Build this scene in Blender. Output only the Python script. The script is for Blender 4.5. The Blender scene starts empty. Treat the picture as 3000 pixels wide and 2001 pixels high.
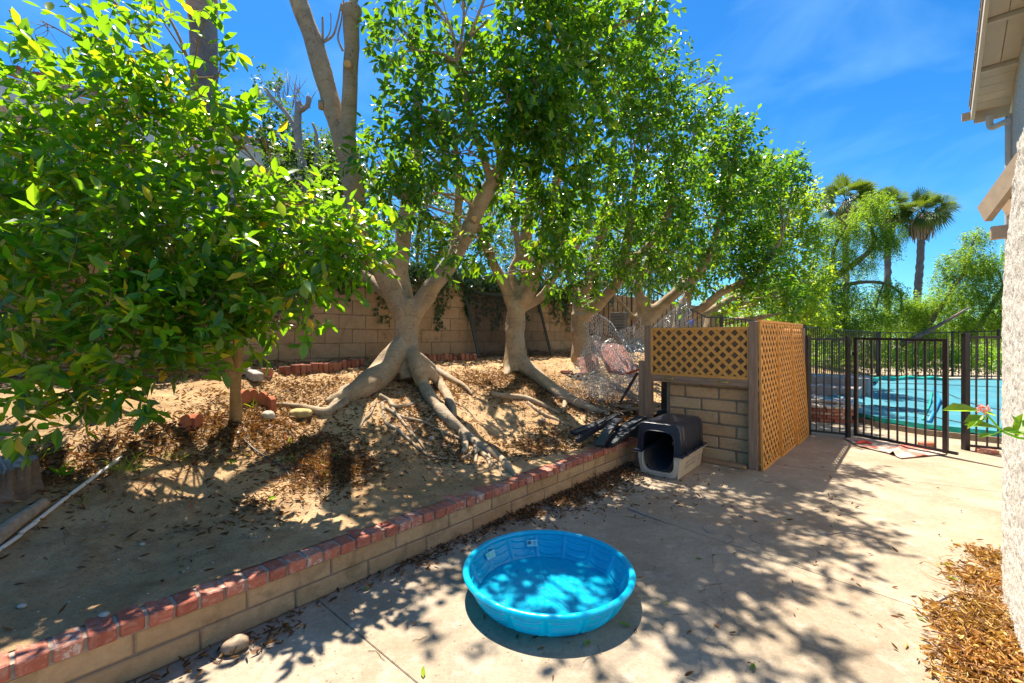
import bpy, bmesh, math, random
import numpy as np
from mathutils import Vector, Matrix, noise as mnoise
random.seed(7)
RNG = np.random.default_rng(11)
SC = bpy.context.scene
COL = SC.collection
R = math.radians

# ------------------------------------------------------------------ camera
CAM_H = 1.5
F = 1333.0                                   # focal length in photo pixels (3000 wide)
cam_d = bpy.data.cameras.new('camera')
cam = bpy.data.objects.new('camera', cam_d); COL.objects.link(cam)
cam.location = (0, 0, CAM_H); cam.rotation_euler = (R(90), 0, 0)
cam_d.sensor_width = 36; cam_d.lens = 16.0; cam_d.shift_y = -0.0052
cam_d.clip_start = 0.05; cam_d.clip_end = 3000
SC.camera = cam

# ------------------------------------------------------------------ sun and sky
SUN = Vector((-0.22, 0.71, 1.7)).normalized()
elev = math.asin(SUN.z); azim = math.atan2(SUN.x, SUN.y)
sl = bpy.data.lights.new('sun', 'SUN'); sl.energy = 3.8; sl.angle = R(0.53); sl.color = (1.0, 0.91, 0.77)
so = bpy.data.objects.new('sun', sl); COL.objects.link(so)
so.rotation_euler = SUN.to_track_quat('Z', 'Y').to_euler(); so.location = (-3, 12, 25)
W = bpy.data.worlds.new('World'); SC.world = W; W.use_nodes = True
wn = W.node_tree; wn.nodes.clear()
def wnode(t, **k):
    n = wn.nodes.new(t)
    for a, b in k.items(): setattr(n, a, b)
    return n
sky = wnode('ShaderNodeTexSky'); sky.sky_type = 'NISHITA'; sky.sun_disc = False
sky.sun_elevation = elev; sky.sun_rotation = azim % (2*math.pi)
sky.altitude = 200; sky.air_density = 1.0; sky.dust_density = 0.3; sky.ozone_density = 3.0
bg = wnode('ShaderNodeBackground'); bg.inputs['Strength'].default_value = 0.15
wo = wnode('ShaderNodeOutputWorld')
hs = wnode('ShaderNodeHueSaturation'); hs.inputs['Saturation'].default_value = 1.30; hs.inputs['Value'].default_value = 0.86
tint = wnode('ShaderNodeMix', data_type='RGBA', blend_type='MULTIPLY'); tint.inputs[0].default_value = 1
tint.inputs['B'].default_value = (0.185, 0.375, 0.45, 1)
tc = wnode('ShaderNodeTexCoord'); mp = wnode('ShaderNodeMapping')
mp.inputs['Scale'].default_value = (3.4, 3.4, 8.0); mp.inputs['Rotation'].default_value = (0.2, 0.35, 0.4)
nz = wnode('ShaderNodeTexNoise'); nz.inputs['Scale'].default_value = 1.3; nz.inputs['Detail'].default_value = 5
nz.inputs['Distortion'].default_value = 0.5
cr = wnode('ShaderNodeMapRange'); cr.inputs['From Min'].default_value = 0.46; cr.inputs['From Max'].default_value = 0.85
cr.inputs['To Max'].default_value = 0.24
cl = wnode('ShaderNodeMix', data_type='RGBA'); cl.inputs['B'].default_value = (1.3, 2.3, 3.0, 1)
L = wn.links.new
L(tc.outputs['Generated'], mp.inputs[0]); L(mp.outputs[0], nz.inputs['Vector']); L(nz.outputs['Fac'], cr.inputs['Value'])
L(sky.outputs[0], hs.inputs['Color']); L(hs.outputs[0], tint.inputs['A']); L(tint.outputs['Result'], cl.inputs['A'])
L(cr.outputs[0], cl.inputs[0]); L(cl.outputs['Result'], bg.inputs[0]); L(bg.outputs[0], wo.inputs[0])
vs = SC.view_settings
vs.view_transform = 'Standard'; vs.look = 'None'; vs.gamma = 1; vs.use_curve_mapping = False; vs.exposure = 1.82
SC.cycles.max_bounces = 8; SC.cycles.diffuse_bounces = 4; SC.cycles.transparent_max_bounces = 12
SC.cycles.transmission_bounces = 6; SC.cycles.caustics_reflective = False; SC.cycles.caustics_refractive = False

# ------------------------------------------------------------------ helpers: frames
A2 = np.array([0.666, 0.746]); N2 = np.array([-0.746, 0.666]); P0 = np.array([-0.896, 2.805])
AV = Vector((0.666, 0.746, 0)); NV = Vector((-0.746, 0.666, 0)); BV = -NV; ZV = Vector((0, 0, 1))
def wp(t, n, z=0.0):                         # garden frame (t along the low wall, n up the slope) -> world
    p = P0 + A2*t + N2*n
    return Vector((p[0], p[1], z))
def tn(x, y):
    d = np.array([x, y]) - P0
    return float(d @ A2), float(d @ N2)
def at(px, py, Y):
    return Vector(((px-1500)/F*Y, Y, CAM_H - (py-985)/F*Y))
_pn, _pz = [-0.2, 0.0, 0.15, 0.5, 1.0, 1.5, 1.8, 2.4, 3.0, 3.5, 4.2, 9], [0.262, 0.272, 0.279, 0.30, 0.42, 0.63, 0.77, 0.98, 1.12, 1.2, 1.25, 1.3]
def soil_base(t, n):
    z = np.interp(n, _pn, _pz)
    e = np.clip((t-3.0)/1.0, 0, 1)
    z = z + e*0.2*np.exp(-np.maximum(n, 0)*1.3)*np.clip(1-(n < -0.2), 0, 1)
    f = np.clip((t-8.5)/2, 0, 1)
    return z*(1-f) + f*np.interp(n, [-1.2, 0, 1.3, 2.5, 3.5], [0.02, 0.28, 0.55, 1.0, 1.25])
def soil(x, y, rough=True):
    t, n = tn(x, y)
    z = float(soil_base(t, n))
    if rough: z += soil_rough(x, y, n)
    return z
def soil_rough(x, y, n):
    k = min(max((n-0.1)/0.5, 0.12), 1)
    v = Vector((x, y, 0))
    return k*(0.055*mnoise.noise(v*1.3)+0.03*mnoise.noise(v*3.7)+0.013*mnoise.noise(v*9)) + 0.007*mnoise.noise(v*22)*min(1,max(.3,n))
def hgt(x, y):
    t, n = tn(x, y)
    if n < 0.02 and t < 8.5: return 0.0
    if n < -1.2: return 0.0
    return soil(x, y)
def ground(px, py):                          # where the sight line through a photo point meets the ground
    Y = 0.8
    while Y < 40:
        p = at(px, py, Y)
        if p.z <= hgt(p.x, p.y): break
        Y += 0.01
    return Vector((p.x, p.y, hgt(p.x, p.y)))

# ------------------------------------------------------------------ helpers: objects
WORLDM = {}
def _link(o, parent):
    COL.objects.link(o)
    if parent is not None:
        o.parent = parent
        o.matrix_parent_inverse = WORLDM[parent].inverted()
    WORLDM[o] = o.matrix_basis.copy()
def thing(name, label, cat, loc=(0, 0, 0), group=None, kind=None):
    o = bpy.data.objects.new(name, None); o.empty_display_size = 0.1; o.location = loc
    _link(o, None)
    if label: o['label'] = label
    if cat: o['category'] = cat
    if group: o['group'] = group
    if kind: o['kind'] = kind
    return o
def tag(o, label=None, cat=None, group=None, kind=None):
    for k, v in (('label', label), ('category', cat), ('group', group), ('kind', kind)):
        if v: o[k] = v
    return o
def add(name, me, mat=None, parent=None, M=None):
    o = bpy.data.objects.new(name, me)
    if mat is not None and not me.materials: me.materials.append(mat)
    if M is not None: o.matrix_basis = M
    _link(o, parent)
    return o
class MB:
    def __init__(s): s.v = []; s.f = []; s.sm = []
    def add(s, vs_, fs, smooth=False):
        b = len(s.v); s.v += [tuple(v) for v in vs_]
        s.f += [tuple(i+b for i in f) for f in fs]; s.sm += [smooth]*len(fs)
    def box(s, c, sx, sy, sz, ex=Vector((1, 0, 0)), ey=Vector((0, 1, 0)), ez=Vector((0, 0, 1))):
        c = Vector(c); vv = []
        for k in (-.5, .5):
            for j in (-.5, .5):
                for i in (-.5, .5): vv.append(c + ex*(i*sx) + ey*(j*sy) + ez*(k*sz))
        s.add(vv, [(0, 2, 3, 1), (4, 5, 7, 6), (0, 1, 5, 4), (2, 6, 7, 3), (0, 4, 6, 2), (1, 3, 7, 5)])
        return s
    def bar(s, a, b, w, h, up=Vector((0, 0, 1))):
        a = Vector(a); b = Vector(b); d = b-a; Ln = d.length
        if Ln < 1e-6: return s
        d /= Ln; r = d.cross(up)
        if r.length < 1e-4: r = d.cross(Vector((1, 0, 0)))
        r.normalize(); u = r.cross(d)
        return s.box((a+b)/2, w, Ln, h, r, d, u)
    def tube(s, pts, rad, n=8, cap=True, smooth=True, wob=0.0):
        pts = [Vector(p) for p in pts]; k = len(pts)
        if not hasattr(rad, '__len__'): rad = [rad]*k
        ref = Vector((0.13, 0.21, 1)).normalized(); vv = []
        pr = None
        for i in range(k):
            d = (pts[min(i+1, k-1)]-pts[max(i-1, 0)])
            d = d.normalized() if d.length > 1e-9 else Vector((0, 0, 1))
            if pr is None:
                x = d.cross(ref)
                if x.length < 0.1: x = d.cross(Vector((1, 0, 0)))
            else: x = pr - d*pr.dot(d)
            x.normalize(); pr = x; y = d.cross(x)
            for j in range(n):
                a = 2*math.pi*j/n
                r = rad[i]*(1+wob*mnoise.noise(pts[i]*4+Vector((math.cos(a), math.sin(a), 0))*1.3)) if wob else rad[i]
                vv.append(pts[i] + x*(math.cos(a)*r) + y*(math.sin(a)*r))
        ff = []
        for i in range(k-1):
            for j in range(n):
                j2 = (j+1) % n
                ff.append((i*n+j, i*n+j2, (i+1)*n+j2, (i+1)*n+j))
        if cap:
            ff.append(tuple(reversed(range(n)))); ff.append(tuple((k-1)*n+j for j in range(n)))
        s.add(vv, ff, smooth); return s
    def grid(s, fn, nu, nv, smooth=True, mask=None):
        vv = [fn(i/nu, j/nv) for j in range(nv+1) for i in range(nu+1)]
        ff = [(j*(nu+1)+i, j*(nu+1)+i+1, (j+1)*(nu+1)+i+1, (j+1)*(nu+1)+i) for j in range(nv) for i in range(nu) if mask is None or mask(i, j)]
        s.add(vv, ff, smooth); return s
    def mesh(s, name='mesh'):
        me = bpy.data.meshes.new(name); me.from_pydata(s.v, [], s.f)
        me.polygons.foreach_set('use_smooth', s.sm); me.update(); return me
    def build(s, name, mat, parent=None, M=None): return add(name, s.mesh(name), mat, parent, M)
def smooth_path(pts, rad, k=5):              # Catmull-Rom
    pts = [Vector(p) for p in pts]; n = len(pts); P = []; Q = []
    for i in range(n-1):
        p0, p1, p2, p3 = pts[max(i-1, 0)], pts[i], pts[i+1], pts[min(i+2, n-1)]
        for j in range(k):
            u = j/k
            P.append(0.5*((2*p1)+(p2-p0)*u+(2*p0-5*p1+4*p2-p3)*u*u+(3*p1-p0-3*p2+p3)*u*u*u)); Q.append(rad[i]*(1-u)+rad[i+1]*u)
    P.append(pts[-1]); Q.append(rad[-1]); return P, Q
def modded(me, mods):                        # run modifiers and return the plain mesh
    o = bpy.data.objects.new('tmp', me); COL.objects.link(o)
    for t, kw in mods:
        m = o.modifiers.new(t, t)
        for a, b in kw.items(): setattr(m, a, b)
    dg = bpy.context.evaluated_depsgraph_get(); ev = o.evaluated_get(dg)
    r = bpy.data.meshes.new_from_object(ev); bpy.data.objects.remove(o); return r
def block_mesh(sx, sy, sz, bev=0.006, seed=0, rough=0.002, cuts=0):
    bm = bmesh.new(); bmesh.ops.create_cube(bm, size=1)
    for v in bm.verts: v.co = Vector((v.co.x*sx, v.co.y*sy, v.co.z*sz))
    rr = random.Random(seed)
    for v in bm.verts: v.co += Vector((rr.uniform(-1, 1), rr.uniform(-1, 1), rr.uniform(-1, 1)))*rough
    bmesh.ops.bevel(bm, geom=list(bm.edges), offset=bev, segments=1, profile=0.6, affect='EDGES')
    me = bpy.data.meshes.new('piece'); bm.to_mesh(me); bm.free(); return me
def frameM(c, ex, ey=None, ez=None):
    ex = Vector(ex).normalized(); ez = Vector(ez).normalized() if ez is not None else Vector((0, 0, 1))
    ey = ez.cross(ex).normalized() if ey is None else Vector(ey).normalized()
    M = Matrix.Identity(4)
    for i in range(3): M[i][0] = ex[i]; M[i][1] = ey[i]; M[i][2] = ez[i]; M[i][3] = c[i]
    return M

# ------------------------------------------------------------------ materials
class N:
    def __init__(s, name):
        s.m = bpy.data.materials.new(name); s.m.use_nodes = True; s.t = s.m.node_tree
        s.b = s.t.nodes['Principled BSDF']; s.out = s.t.nodes['Material Output']; s._tc = None
    def n(s, t, **k):
        x = s.t.nodes.new(t)
        for a, b in k.items():
            if a in x.inputs.keys() if isinstance(a, str) else False: x.inputs[a].default_value = b
            else: setattr(x, a, b)
        return x
    def l(s, a, b): s.t.links.new(a, b)
    def co(s, kind='Object', scale=None):
        if s._tc is None: s._tc = s.n('ShaderNodeTexCoord')
        o = s._tc.outputs[kind] if kind != 'World' else s.n('ShaderNodeNewGeometry').outputs['Position']
        if scale is not None:
            mp_ = s.n('ShaderNodeMapping'); mp_.inputs['Scale'].default_value = scale; s.l(o, mp_.inputs[0]); o = mp_.outputs[0]
        return o
    def noise(s, vec, scale, detail=4, rough=0.55, dist=0.0):
        x = s.n('ShaderNodeTexNoise'); x.inputs['Scale'].default_value = scale; x.inputs['Detail'].default_value = detail
        x.inputs['Roughness'].default_value = rough; x.inputs['Distortion'].default_value = dist; s.l(vec, x.inputs['Vector']); return x.outputs['Fac']
    def vor(s, vec, scale, feature='F1'):
        x = s.n('ShaderNodeTexVoronoi'); x.feature = feature; x.inputs['Scale'].default_value = scale; s.l(vec, x.inputs['Vector']); return x.outputs['Distance']
    def rng(s, v, a, b, c=0.0, d=1.0):
        x = s.n('ShaderNodeMapRange'); x.inputs['From Min'].default_value = a; x.inputs['From Max'].default_value = b
        x.inputs['To Min'].default_value = c; x.inputs['To Max'].default_value = d; s.l(v, x.inputs['Value']); return x.outputs[0]
    def mix(s, f, a, b, mode='MIX'):
        x = s.n('ShaderNodeMix', data_type='RGBA', blend_type=mode)
        for sock, val in ((x.inputs[0], f), (x.inputs['A'], a), (x.inputs['B'], b)):
            if hasattr(val, 'is_output') or isinstance(val, bpy.types.NodeSocket): s.l(val, sock)
            elif isinstance(val, (int, float)): sock.default_value = val
            else: sock.default_value = (*val, 1)
        return x.outputs['Result']
    def ramp(s, v, stops):
        x = s.n('ShaderNodeValToRGB'); e = x.color_ramp.elements
        while len(e) < len(stops): e.new(0.5)
        for i, (p, c) in enumerate(stops): e[i].position = p; e[i].color = (*c, 1)
        s.l(v, x.inputs[0]); return x.outputs[0]
    def math(s, op, a, b=0.0):
        x = s.n('ShaderNodeMath', operation=op)
        for sock, val in ((x.inputs[0], a), (x.inputs[1], b)):
            if isinstance(val, bpy.types.NodeSocket): s.l(val, sock)
            else: sock.default_value = val
        return x.outputs[0]
    def rand(s):                              # a random number per object and per loose piece
        oi = s.n('ShaderNodeObjectInfo').outputs['Random']; g = s.n('ShaderNodeNewGeometry').outputs['Random Per Island']
        return s.math('FRACT', s.math('ADD', oi, g))
    def bump(s, h, dist, strength=1.0, prev=None):
        x = s.n('ShaderNodeBump'); x.inputs['Distance'].default_value = dist; x.inputs['Strength'].default_value = strength
        s.l(h, x.inputs['Height'])
        if prev is not None: s.l(prev, x.inputs['Normal'])
        return x.outputs[0]
    def fin(s, col=None, rough=None, nrm=None, metal=None, spec=None):
        for key, v in (('Base Color', col), ('Roughness', rough), ('Normal', nrm), ('Metallic', metal), ('Specular IOR Level', spec)):
            if v is None: continue
            if isinstance(v, bpy.types.NodeSocket): s.l(v, s.b.inputs[key])
            elif isinstance(v, (int, float)): s.b.inputs[key].default_value = v
            else: s.b.inputs[key].default_value = (*v, 1)
        return s.m

def mat_leaf(name, stops, trans=0.45, tcol=(0.30, 0.55, 0.03), rough=0.35, spec=0.5, vein=True):
    m = N(name); r = m.rand()
    c = m.ramp(r, stops)
    c2 = m.mix(m.rng(m.noise(m.co('World'), 2.2, 2), 0.35, 0.65), c, m.mix(1.0, c, (0.78, 0.82, 0.75), 'MULTIPLY'))
    m.fin(c2, rough, None, 0.0, spec)
    tr = m.n('ShaderNodeBsdfTranslucent')
    m.l(m.mix(1.0, m.mix(0.35, c2, tcol), (2.6, 2.3, 1.2), 'MULTIPLY'), tr.inputs[0])
    ms = m.n('ShaderNodeMixShader'); ms.inputs[0].default_value = trans
    m.l(m.b.outputs[0], ms.inputs[1]); m.l(tr.outputs[0], ms.inputs[2]); m.l(ms.outputs[0], m.out.inputs[0])
    return m.m
M = {}
M['citrus'] = mat_leaf('citrus_leaf', [(0, (0.020, 0.095, 0.010)), (0.45, (0.036, 0.145, 0.010)), (0.72, (0.09, 0.23, 0.012)), (0.93, (0.24, 0.30, 0.015)), (0.99, (0.60, 0.38, 0.02))], 0.42, (0.30, 0.58, 0.01), 0.3, 0.55)
M['ficus'] = mat_leaf('ficus_leaf', [(0, (0.012, 0.065, 0.010)), (0.5, (0.022, 0.10, 0.012)), (0.8, (0.06, 0.18, 0.012)), (0.96, (0.19, 0.32, 0.015)), (1, (0.42, 0.36, 0.03))], 0.34, (0.28, 0.56, 0.01), 0.28, 0.55)
M['ficus2'] = mat_leaf('bright_ficus_leaf', [(0, (0.05, 0.13, 0.014)), (0.5, (0.10, 0.21, 0.015)), (1, (0.27, 0.34, 0.02))], 0.45, (0.40, 0.55, 0.02), 0.35, 0.45)
M['pepper'] = mat_leaf('pepper_leaf', [(0, (0.045, 0.12, 0.018)), (0.5, (0.09, 0.19, 0.02)), (1, (0.20, 0.29, 0.03))], 0.42, (0.30, 0.5, 0.03), 0.5, 0.3)
M['hedge'] = mat_leaf('hedge_leaf', [(0, (0.015, 0.055, 0.012)), (1, (0.05, 0.12, 0.02))], 0.25, (0.2, 0.4, 0.02), 0.4, 0.4)
M['ivy'] = mat_leaf('ivy_leaf', [(0, (0.012, 0.04, 0.012)), (1, (0.04, 0.09, 0.02))], 0.2, (0.2, 0.4, 0.02), 0.35, 0.5)
M['shrub'] = mat_leaf('shrub_leaf', [(0, (0.05, 0.15, 0.015)), (1, (0.17, 0.32, 0.03))], 0.45, (0.35, 0.6, 0.02), 0.45, 0.4)
M['palm'] = mat_leaf('palm_frond', [(0, (0.025, 0.065, 0.015)), (1, (0.08, 0.14, 0.03))], 0.2, (0.3, 0.45, 0.03), 0.4, 0.5)
M['weed'] = mat_leaf('weed_blade', [(0, (0.10, 0.19, 0.02)), (1, (0.30, 0.34, 0.04))], 0.4, (0.4, 0.6, 0.02), 0.5, 0.3)
M['weed_red'] = mat_leaf('red_weed', [(0, (0.25, 0.05, 0.03)), (0.6, (0.4, 0.13, 0.05)), (1, (0.42, 0.12, 0.18))], 0.3, (0.5, 0.2, 0.1), 0.5, 0.3)
M['litter'] = mat_leaf('dead_leaf', [(0, (0.06, 0.028, 0.014)), (0.4, (0.15, 0.068, 0.028)), (0.8, (0.23, 0.11, 0.04)), (1, (0.38, 0.235, 0.10))], 0.10, (0.4, 0.2, 0.05), 0.6, 0.3)
M['litter_gold'] = mat_leaf('golden_dead_leaf', [(0, (0.10, 0.045, 0.02)), (0.35, (0.27, 0.12, 0.035)), (0.7, (0.42, 0.21, 0.055)), (0.9, (0.55, 0.34, 0.10)), (1, (0.60, 0.45, 0.2))], 0.12, (0.5, 0.3, 0.05), 0.55, 0.3)
M['green_leaf'] = mat_leaf('fallen_green_leaf', [(0, (0.08, 0.18, 0.02)), (1, (0.28, 0.36, 0.03))], 0.2, (0.35, 0.55, 0.02), 0.4, 0.4)

def mat_plain(name, col, rough=0.6, metal=0.0, var=0.12, scale=20, bump=0.0, spec=0.5, dirt=None):
    m = N(name); v = m.co('Object'); nz_ = m.noise(v, scale, 5)
    c = m.mix(m.rng(nz_, 0.3, 0.7), tuple(x*(1-var) for x in col), tuple(min(1, x*(1+var)) for x in col))
    if dirt:
        c = m.mix(m.rng(m.noise(v, scale*0.22, 6, 0.7), 0.5, 0.75, 0, 0.7), c, dirt)
    return m.fin(c, rough, m.bump(nz_, bump) if bump else None, metal, spec)
# concrete
def mat_concrete():
    m = N('concrete'); v = m.co('World')
    c = m.mix(m.rng(m.noise(v, 1.6, 8, 0.65, 0.6), 0.32, 0.68), (0.275, 0.22, 0.155), (0.43, 0.355, 0.265))
    c = m.mix(m.rng(m.noise(v, 0.8, 7, 0.65, 1.2), 0.50, 0.68, 0, 0.6), c, (0.33, 0.215, 0.13))
    c = m.mix(m.rng(m.noise(v, 6.5, 6, 0.7), 0.54, 0.70, 0, 0.6), c, (0.52, 0.46, 0.38))
    c = m.mix(m.rng(m.noise(m.co('World'), 140, 3, 0.8), 0.56, 0.70, 0, 0.7), c, (0.13, 0.09, 0.06))
    sp = m.n('ShaderNodeTexVoronoi'); sp.inputs['Scale'].default_value = 24; m.l(v, sp.inputs['Vector'])
    dots = m.math('MULTIPLY', m.rng(sp.outputs['Distance'], 0.10, 0.16, 1, 0), m.rng(m.noise(v, 3.0, 3), 0.42, 0.56))
    c = m.mix(m.math('MULTIPLY', dots, 0.7), c, (0.12, 0.075, 0.045))
    c = m.mix(m.rng(m.noise(v, 30, 8, 0.8), 0.35, 0.65), m.mix(1.0, c, (0.74, 0.72, 0.70), 'MULTIPLY'), c)
    h = m.noise(v, 60, 6, 0.7)
    return m.fin(c, 0.88, m.bump(h, 0.006, 0.8), 0, 0.25)
M['concrete'] = mat_concrete()
def mat_soil():
    m = N('soil'); v = m.co('World')
    c = m.mix(m.rng(m.noise(v, 1.2, 8, 0.65, 0.5), 0.35, 0.65), (0.44, 0.28, 0.14), (0.64, 0.45, 0.255))
    c = m.mix(m.rng(m.noise(v, 9, 8, 0.75), 0.35, 0.7), m.mix(1.0, c, (0.75, 0.72, 0.7), 'MULTIPLY'), c)
    c = m.mix(m.rng(m.noise(v, 55, 5, 0.8), 0.54, 0.68, 0, 0.75), c, (0.15, 0.085, 0.045))
    c = m.mix(m.rng(m.noise(v, 2.6, 6, 0.7, 1.0), 0.46, 0.64, 0, 0.6), c, (0.24, 0.14, 0.07))
    st = m.n('ShaderNodeTexVoronoi'); st.inputs['Scale'].default_value = 38; m.l(v, st.inputs['Vector'])
    c = m.mix(m.rng(st.outputs['Distance'], 0.07, 0.13, 0.55, 0), c, (0.58, 0.5, 0.4))
    h1 = m.noise(v, 7, 10, 0.72); h2 = m.noise(v, 45, 6, 0.75)
    b = m.bump(h1, 0.045, 0.8); b = m.bump(h2, 0.012, 0.9, b); b = m.bump(m.rng(st.outputs['Distance'], 0, 0.2, 1, 0), 0.01, 0.7, b)
    return m.fin(c, 0.95, b, 0, 0.1)
M['soil'] = mat_soil()
def mat_block(name, c1, c2, stain=(0.12, 0.08, 0.04), k=0.6):
    m = N(name); v = m.co('World'); r = m.n('ShaderNodeObjectInfo').outputs['Random']
    c = m.mix(r, c1, c2)
    c = m.mix(m.rng(m.noise(v, 26, 8, 0.75), 0.3, 0.7), m.mix(1.0, c, (0.78, 0.75, 0.72), 'MULTIPLY'), c)
    c = m.mix(m.rng(m.noise(v, 4.5, 8, 0.7, 0.8), 0.50, 0.72, 0, k), c, stain)
    c = m.mix(m.rng(m.noise(v, 90, 4, 0.8), 0.62, 0.72, 0, 0.5), c, (0.12, 0.08, 0.05))
    h = m.noise(v, 70, 8, 0.75); b = m.bump(m.noise(v, 14, 5, 0.6), 0.012, 0.7); b = m.bump(h, 0.006, 0.9, b)
    return m.fin(c, 0.92, b, 0, 0.15)
M['block'] = mat_block('tan_block', (0.47, 0.31, 0.17), (0.58, 0.40, 0.235))
M['slump'] = mat_block('slump_block', (0.60, 0.36, 0.18), (0.68, 0.45, 0.25), k=0.35)
M['cmu'] = mat_block('garden_wall_block', (0.40, 0.265, 0.165), (0.50, 0.345, 0.225), k=0.55)
M['cmu_grey'] = mat_block('grey_block', (0.36, 0.34, 0.33), (0.46, 0.43, 0.42))
M['mortar'] = mat_block('mortar', (0.26, 0.20, 0.15), (0.30, 0.24, 0.19))
M['mortar_pale'] = mat_block('pale_mortar', (0.38, 0.32, 0.26), (0.42, 0.36, 0.30))
def mat_brick():
    m = N('red_brick'); v = m.co('World'); r = m.n('ShaderNodeObjectInfo').outputs['Random']
    c = m.ramp(r, [(0, (0.40, 0.115, 0.07)), (0.5, (0.52, 0.165, 0.10)), (1, (0.54, 0.25, 0.17))])
    c = m.mix(m.rng(m.noise(v, 30, 8, 0.75), 0.3, 0.7), m.mix(1.0, c, (0.68, 0.66, 0.66), 'MULTIPLY'), c)
    w = m.math('MULTIPLY', m.rng(m.noise(v, 16, 9, 0.75, 1.5), 0.51, 0.58), m.rng(r, 0.3, 0.8, 0.2, 1))
    c = m.mix(m.math('MULTIPLY', w, 0.85), c, (0.60, 0.50, 0.43))
    c = m.mix(m.rng(m.noise(v, 5, 6, 0.7), 0.55, 0.75, 0, 0.4), c, (0.14, 0.08, 0.05))
    return m.fin(c, 0.8, m.bump(m.noise(v, 60, 7, 0.75), 0.006, 0.9), 0, 0.3)
M['brick'] = mat_brick()
M['brick_old'] = mat_block('dirty_old_brick', (0.27, 0.10, 0.07), (0.40, 0.19, 0.13), stain=(0.12, 0.07, 0.05), k=0.8)
M['terracotta'] = mat_block('terracotta', (0.50, 0.17, 0.085), (0.46, 0.15, 0.08), stain=(0.2, 0.08, 0.05), k=0.4)
def mat_bark(name, c1, c2, ring=True, dots=True):
    m = N(name); v = m.co('World')
    c = m.mix(m.rng(m.noise(v, 3.0, 8, 0.65, 0.6), 0.3, 0.7), c1, c2)
    c = m.mix(m.rng(m.noise(m.co('World', (9, 9, 45)), 1.0, 5, 0.7), 0.46, 0.70, 0, 0.35), c, tuple(x*0.62 for x in c1))
    c = m.mix(m.rng(m.noise(v, 1.3, 4), 0.56, 0.68, 0, 0.5), c, (0.30, 0.28, 0.26))
    c = m.mix(m.rng(m.noise(v, 7.5, 9, 0.75, 1.2), 0.52, 0.66, 0, 0.55), c, tuple(x*0.5 for x in c1))
    c = m.mix(m.rng(m.noise(v, 11, 8, 0.7, 0.5), 0.60, 0.68, 0, 0.4), c, (0.50, 0.46, 0.40))
    b = m.bump(m.noise(m.co('World', (10, 10, 40)), 1.0, 6, 0.7), 0.010, 0.7)
    b = m.bump(m.noise(v, 30, 6, 0.7), 0.006, 0.7, b)
    if dots:
        d = m.vor(m.co('World', (22, 22, 13)), 1.0)
        k = m.math('MULTIPLY', m.rng(d, 0.10, 0.2, 1, 0), m.rng(m.noise(v, 5, 2), 0.46, 0.6))
        c = m.mix(m.math('MULTIPLY', k, 0.85), c, (0.06, 0.035, 0.025))
        b = m.bump(k, 0.008, 0.6, b)
    return m.fin(c, 0.85, b, 0, 0.2)
M['bark'] = mat_bark('ficus_bark', (0.26, 0.185, 0.115), (0.48, 0.365, 0.24))
M['bark_root'] = mat_bark('root_bark', (0.24, 0.175, 0.115), (0.46, 0.355, 0.24), dots=False)
M['bark_citrus'] = mat_bark('citrus_bark', (0.27, 0.155, 0.06), (0.40, 0.24, 0.10), dots=False)
M['bark_dark'] = mat_bark('pepper_bark', (0.14, 0.095, 0.06), (0.28, 0.20, 0.14), dots=False)
M['bark_grey'] = mat_bark('dry_branch', (0.30, 0.25, 0.23), (0.46, 0.40, 0.37), dots=False)
M['twig'] = mat_plain('twig', (0.16, 0.11, 0.06), 0.8)
M['palm_trunk'] = mat_bark('palm_trunk', (0.13, 0.105, 0.10), (0.24, 0.205, 0.19), dots=False)
M['palm_boot'] = mat_bark('palm_boot', (0.34, 0.22, 0.16), (0.50, 0.38, 0.28), dots=False)
M['palm_skirt'] = mat_plain('palm_skirt', (0.30, 0.23, 0.17), 0.9, 0, 0.3)
M['cut'] = mat_plain('cut_wood', (0.62, 0.33, 0.10), 0.8, 0, 0.25, 60)
def mat_wood(name, c1, c2, sc=(40, 40, 3), rough=0.75):
    m = N(name); r = m.n('ShaderNodeObjectInfo').outputs['Random']
    v = m.co('Object', sc); g = m.noise(v, 1.0, 7, 0.7, 0.4)
    c = m.mix(m.rng(g, 0.3, 0.7), c1, c2)
    c = m.mix(m.rng(r, 0, 1, 0, 0.35), c, m.mix(1.0, c, (0.72, 0.68, 0.66), 'MULTIPLY'))
    c = m.mix(m.rng(m.noise(m.co('Object'), 4, 5, 0.7), 0.6, 0.8, 0, 0.4), c, (0.1, 0.06, 0.04))
    return m.fin(c, rough, m.bump(g, 0.004, 0.8), 0, 0.3)
M['grey_wood'] = mat_wood('weathered_post', (0.20, 0.13, 0.085), (0.36, 0.25, 0.175))
M['grey_wood_h'] = mat_wood('weathered_beam', (0.20, 0.13, 0.085), (0.35, 0.24, 0.17), (3, 40, 40))
M['lattice'] = mat_wood('lattice_wood', (0.60, 0.28, 0.06), (0.74, 0.38, 0.10), (25, 25, 25), 0.6)
M['lattice_in'] = mat_plain('lattice_backing', (0.20, 0.125, 0.075), 0.9, 0, 0.3, 6)
M['board'] = mat_wood('old_board', (0.30, 0.17, 0.09), (0.44, 0.28, 0.16), (3, 40, 40))
M['iron'] = mat_plain('black_iron', (0.012, 0.013, 0.018), 0.38, 0.0, 0.3, 30, 0, 0.5, (0.06, 0.035, 0.025))
M['frame_metal'] = mat_plain('dark_frame', (0.035, 0.045, 0.05), 0.45, 0.3, 0.2)
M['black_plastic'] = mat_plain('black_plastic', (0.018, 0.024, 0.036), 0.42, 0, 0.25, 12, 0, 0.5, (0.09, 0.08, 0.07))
M['navy'] = mat_plain('navy_shell', (0.016, 0.022, 0.040), 0.36, 0, 0.2, 10, 0.001, 0.5, (0.05, 0.05, 0.055))
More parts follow.
